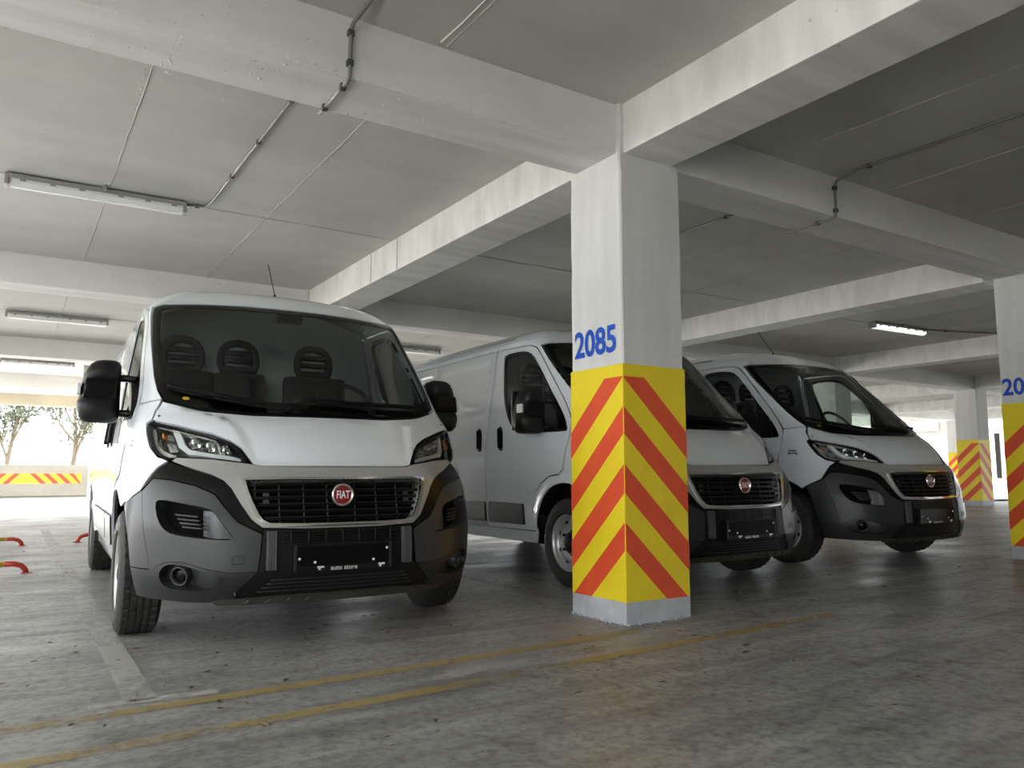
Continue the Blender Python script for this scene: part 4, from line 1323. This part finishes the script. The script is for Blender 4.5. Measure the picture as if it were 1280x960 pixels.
# rear
rearw = [(P(12.99, z)[0], z) for z in (.40, .60, .85, 1.1, 1.25, 1.45, 1.7, 1.9, 2.049)]
for sg in (-1, 1):
    poly = [(sg * .006, .40)] + [(sg * (w - .002), z) for w, z in rearw] + [(sg * .45, 2.17), (sg * .006, 2.18)]
    if sg < 0: poly = poly[::-1]
    rd = prism('rear_door', poly, 'y', 4.385, 4.43, 'white', van)
    box('tail_lamp', (min(sg * .90, sg * .975), 4.425, .80), (max(sg * .90, sg * .975), 4.45, 1.35), 'logo_red', rd)
box('rear_bumper', (-.97, 4.36, .34), (.97, 4.48, .46), 'skirt_plastic', van, .02)

# underbody, liners
box('underbody', (-.78, -.62, .27), (.78, 4.30, .42), 'core', van)
for X in (AX, AX + WB):
    for sg in (-1, 1):
        V, Fc = [], []
        for k in range(17):
            a = math.radians(2 + 176 * k / 16)
            for w in (.60, .93):
                V.append((sg * w, X + .455 * math.cos(a), .355 + .455 * math.sin(a)))
            if k: Fc.append((2 * k - 2, 2 * k - 1, 2 * k + 1, 2 * k))
        V.append((sg * .60, X, .355)); c_ = len(V) - 1
        for k in range(1, 17): Fc.append((2 * k - 2, 2 * k, c_))
        mesh('wheel_arch_liner', V, Fc, 'core', van)
box('cargo_floor', (-.95, 1.25, .42), (.95, 4.36, .48), 'core', van)

# cab interior
box('cab_floor', (-.93, -.30, .42), (.93, 1.22, .52), 'interior_dark', van)
bw = [(P(10.1, z)[0] - .03, z) for z in (.45, .8, 1.1, 1.3, 1.6, 1.8, 1.974, 2.04)]
poly = bw + [(.45, 2.15), (-.45, 2.15)] + [(-w, z) for w, z in reversed(bw)]
prism('bulkhead', poly, 'y', 1.225, 1.245, 'interior_light', van)
V = []
prof = [(-.36, 1.02), (-.34, 1.205), (-.20, 1.245), (-.02, 1.245), (.10, 1.215), (.14, 1.15), (.16, .95), (.10, .70)]
dash = prism('dashboard', prof, 'x', -.86, .86, 'interior_dark', van)
box('instrument_hood', (.20, -.05, 1.20), (.62, .16, 1.315), 'interior_dark', dash, .04)
box('centre_stack', (-.16, -.02, .80), (.16, .20, 1.26), 'interior_dark', dash, .03)
box('paper', (.58, -.16, 1.246), (.70, -.06, 1.252), 'letter', dash)
# steering wheel
sc = Vector((.41, .34, 1.36))
tl = Matrix.Translation(sc) @ Matrix.Rotation(math.radians(-38), 4, 'X')
ringp = [tl @ Vector((.205 * math.cos(a), 0, .205 * math.sin(a))) for a in [2 * math.pi * k / 36 for k in range(36)]]
sw = tube('steering_wheel', ringp, .016, 'interior_dark', van, 8, closed=True)
for a in (0, 180, 270):
    tube('spoke', [tl @ Vector((0, 0, 0)), tl @ Vector((.2 * math.cos(math.radians(a)), 0, .2 * math.sin(math.radians(a))))], .02, 'interior_dark', sw, 8)
tube('steering_column', [sc, sc + Vector((0, -.28, -.24))], .04, 'interior_dark', sw, 10)
# seats
def rounded(bm, lo, hi, bev, mt=None):
    vs = bm_box(bm, lo, hi, bev, mt)
for wc, wd, nm in ((-.575, .44, 'passenger_seat'), (-.18, .38, 'middle_seat'), (.39, .48, 'driver_seat')):
    bm = bmesh.new()
    rounded(bm, (wc - wd / 2, .42, .78), (wc + wd / 2, .98, .94), .06)
    seat = from_bm(nm, bm, 'seat_fabric', van, True)
    tilt = Matrix.Translation((wc, .93, .88)) @ Matrix.Rotation(math.radians(-9), 4, 'X')
    bm = bmesh.new()
    rounded(bm, (-wd / 2, -.07, .0), (wd / 2, .07, .76), .06, tilt)
    from_bm('backrest', bm, 'seat_fabric', seat, True)
    bm = bmesh.new()
    rounded(bm, (-wd / 2 + .06, -.08, .05), (wd / 2 - .06, .02, .55), .05, tilt)
    from_bm('back_cushion', bm, 'interior_dark', seat, True)
    hr = [(-.115, 0, .79), (-.128, 0, .83), (-.128, 0, .88), (-.118, 0, .93), (-.095, 0, .968), (-.06, 0, .99), (0, 0, 1.0), (.06, 0, .99), (.095, 0, .968), (.118, 0, .93), (.128, 0, .88), (.128, 0, .83), (.115, 0, .79), (.06, 0, .785), (-.06, 0, .785)]
    o = tube('headrest', [tilt @ Vector(p) for p in hr], .030, 'seat_fabric', seat, 10, closed=True)
    for z in (.86, .92):
        tube('headrest_bar', [tilt @ Vector((-.12, 0, z)), tilt @ Vector((.12, 0, z))], .022, 'seat_fabric', o, 8)
    for x in (-.07, .07):
        tube('headrest_post', [tilt @ Vector((x, 0, .74)), tilt @ Vector((x, 0, .80))], .008, 'chrome', o, 6)
box('seat_base', (-.80, .45, .50), (.02, .95, .80), 'interior_dark', van, .03)
box('seat_base', (.16, .45, .50), (.62, .95, .80), 'interior_dark', van, .03)

# door mirrors
def mirror_parts(sg):
    def sect(z, wi, wo, y0, y1, n=20, e=3.2):
        out = []
        for k in range(n):
            a = 2 * math.pi * k / n
            cx, cy = math.cos(a), math.sin(a)
            out.append(((wi + wo) / 2 + (wo - wi) / 2 * math.copysign(abs(cx) ** (2 / e), cx), (y0 + y1) / 2 + (y1 - y0) / 2 * math.copysign(abs(cy) ** (2 / e), cy), z))
        return out
    def loft(name, secs, mat, par):
        n = len(secs[0])
        V = [(sg * p[0], p[1], p[2]) for sct in secs for p in sct]
        Fc = []
        for i in range(len(secs) - 1):
            for k in range(n):
                q = (i * n + k, i * n + (k + 1) % n, (i + 1) * n + (k + 1) % n, (i + 1) * n + k)
                Fc.append(q if sg > 0 else q[::-1])
        lo, hi = tuple(range(n)), tuple((len(secs) - 1) * n + k for k in range(n))
        Fc += [lo[::-1], hi] if sg > 0 else [lo, hi[::-1]]
        return mesh(name, V, Fc, mat, par, True)
    a = loft('door_mirror', [sect(1.192, 1.05, 1.19, .22, .34), sect(1.200, 1.03, 1.215, .19, .37), sect(1.225, 1.02, 1.238, .175, .385), sect(1.28, 1.015, 1.250, .17, .39), sect(1.315, 1.015, 1.246, .172, .39), sect(1.325, 1.016, 1.243, .180, .39),
                     sect(1.34, 1.016, 1.240, .181, .39), sect(1.43, 1.016, 1.226, .181, .39), sect(1.452, 1.016, 1.222, .180, .39), sect(1.462, 1.015, 1.220, .172, .39), sect(1.50, 1.015, 1.208, .17, .39), sect(1.54, 1.018, 1.186, .176, .38), sect(1.560, 1.03, 1.160, .195, .36), sect(1.568, 1.05, 1.13, .22, .33)], 'black', van)
    loft('front_inset', [sect(1.333, 1.045, 1.215, .170, .23, 20, 12), sect(1.337, 1.04, 1.220, .166, .23, 20, 12), sect(1.444, 1.04, 1.208, .166, .23, 20, 12), sect(1.449, 1.045, 1.203, .170, .23, 20, 12)], 'gloss_black', a)
    lo, hi = (1.03, 1.24)
    box('mirror_glass', (min(sg * 1.04, sg * 1.22), .386, 1.22), (max(sg * 1.04, sg * 1.22), .3935, 1.55), 'mirror_glass', a, .002)
    box('side_indicator', (min(sg * 1.232, sg * 1.252), .20, 1.355), (max(sg * 1.232, sg * 1.252), .27, 1.425), 'letter', a, .006)
    for z in (1.462, 1.250):
        tube('mirror_arm', [(sg * .935, .20, z - .01), (sg * .98, .23, z), (sg * 1.06, .26, z)], .030, 'black', a, 10, ry=.022)
    V = []
    prism('mirror_mount', [(.10, 1.215), (.34, 1.215), (.30, 1.40), (.24, 1.48), (.12, 1.36)], 'x', sg * .925, sg * .965, 'black', a)
mirror_parts(1)
mirror_parts(-1)

# wheels
TR, TW = .338, .215
def wheel_mesh():
    h = TW / 2
    prof = [(-h + .012, .215), (-h - .002, .232), (-h - .006, .270), (-h + .002, .305), (-h + .014, .325), (-h + .022, .333)]
    tread = []
    for a, b in ((-.085, -.056), (-.046, -.020), (-.012, .012), (.020, .046), (.056, .085)):
        tread += [(a, .330), (a + .001, TR), (b - .001, TR), (b, .330)]
    prof += tread + [(h - .022, .333), (h - .014, .325), (h - .002, .305), (h + .006, .270), (h + .002, .232), (h - .012, .215)]
    n = 144
    nb = len(prof)
    def rad(i, j, r):
        if r >= TR - 1e-6:
            rib = abs(prof[i][0])
            if rib > .05 and j % 4 == 0: return r - .011
            if .015 < rib <= .05 and (j + 1) % 6 == 0: return r - .008
        return r
    return prof, n, rad
prof, nw, radf = wheel_mesh()
def wheel(X, sg):
    o = lathe('tyre', prof, 'rubber', van, nw, 'x', False, radf)
    o.location = (sg * (.905), X, TR)
    if sg < 0: o.rotation_euler = (0, 0, math.pi)
    lathe('rim', [(-.06, .20), (.02, .205), (.060, .212), (.092, .219), (.098, .217), (.094, .206), (.070, .198), (.045, .190), (.040, .172), (.062, .150), (.070, .120), (.060, .100), (.066, .080), (.072, .076)], 'rim', o, 48)
    hub = lathe('hub_cap', [(.060, .082), (.076, .078), (.092, .060), (.100, .035), (.102, .0005)], 'black', o, 28)
    for k in range(8):
        a = 2 * math.pi * (k + .5) / 8
        d = lathe('rim_opening', [(.0, .0185), (.0075, .0175), (.0078, .0005)], 'rim_dark', o, 14)
        d.location = (.052, .158 * math.cos(a), .158 * math.sin(a))
    for k in range(5):
        a = 2 * math.pi * k / 5
        d = lathe('wheel_bolt', [(.0, .013), (.022, .013), (.026, .010), (.026, .0005)], 'rim_dark', o, 6, smooth=False)
        d.location = (.062, .092 * math.cos(a), .092 * math.sin(a))
    lathe('brake_disc', [(-.05, .15), (-.03, .15), (-.03, .05)], 'rim_dark', o, 24)
    return o
for X in (AX, AX + WB):
    for sg in (1, -1):
        wheel(X, sg)
for X in (AX, AX + WB):
    tube('axle', [(-.80, X, TR), (.80, X, TR)], .045, 'core', van, 8)

# ------------------------------------------------------------------ park the three vans
SLOPE = .0082
def park(o, x, y, th, label, roll=True):
    o.location = (x, y, zf(x))
    o.rotation_euler = (0, -SLOPE if roll else -.002, -th)
    tag(o, label, 'van', 'white delivery vans')
v2 = copy_tree(van)
v3 = copy_tree(van)
park(van, 1.592, 4.998, .049, 'white delivery van nearest the viewer, parked left of column 2085', False)
park(v2, 4.712, 4.992, .018, 'middle white delivery van partly hidden behind column 2085')
park(v3, 7.371, 5.057, .051, 'rightmost white delivery van with black bumper, right of column 2085')
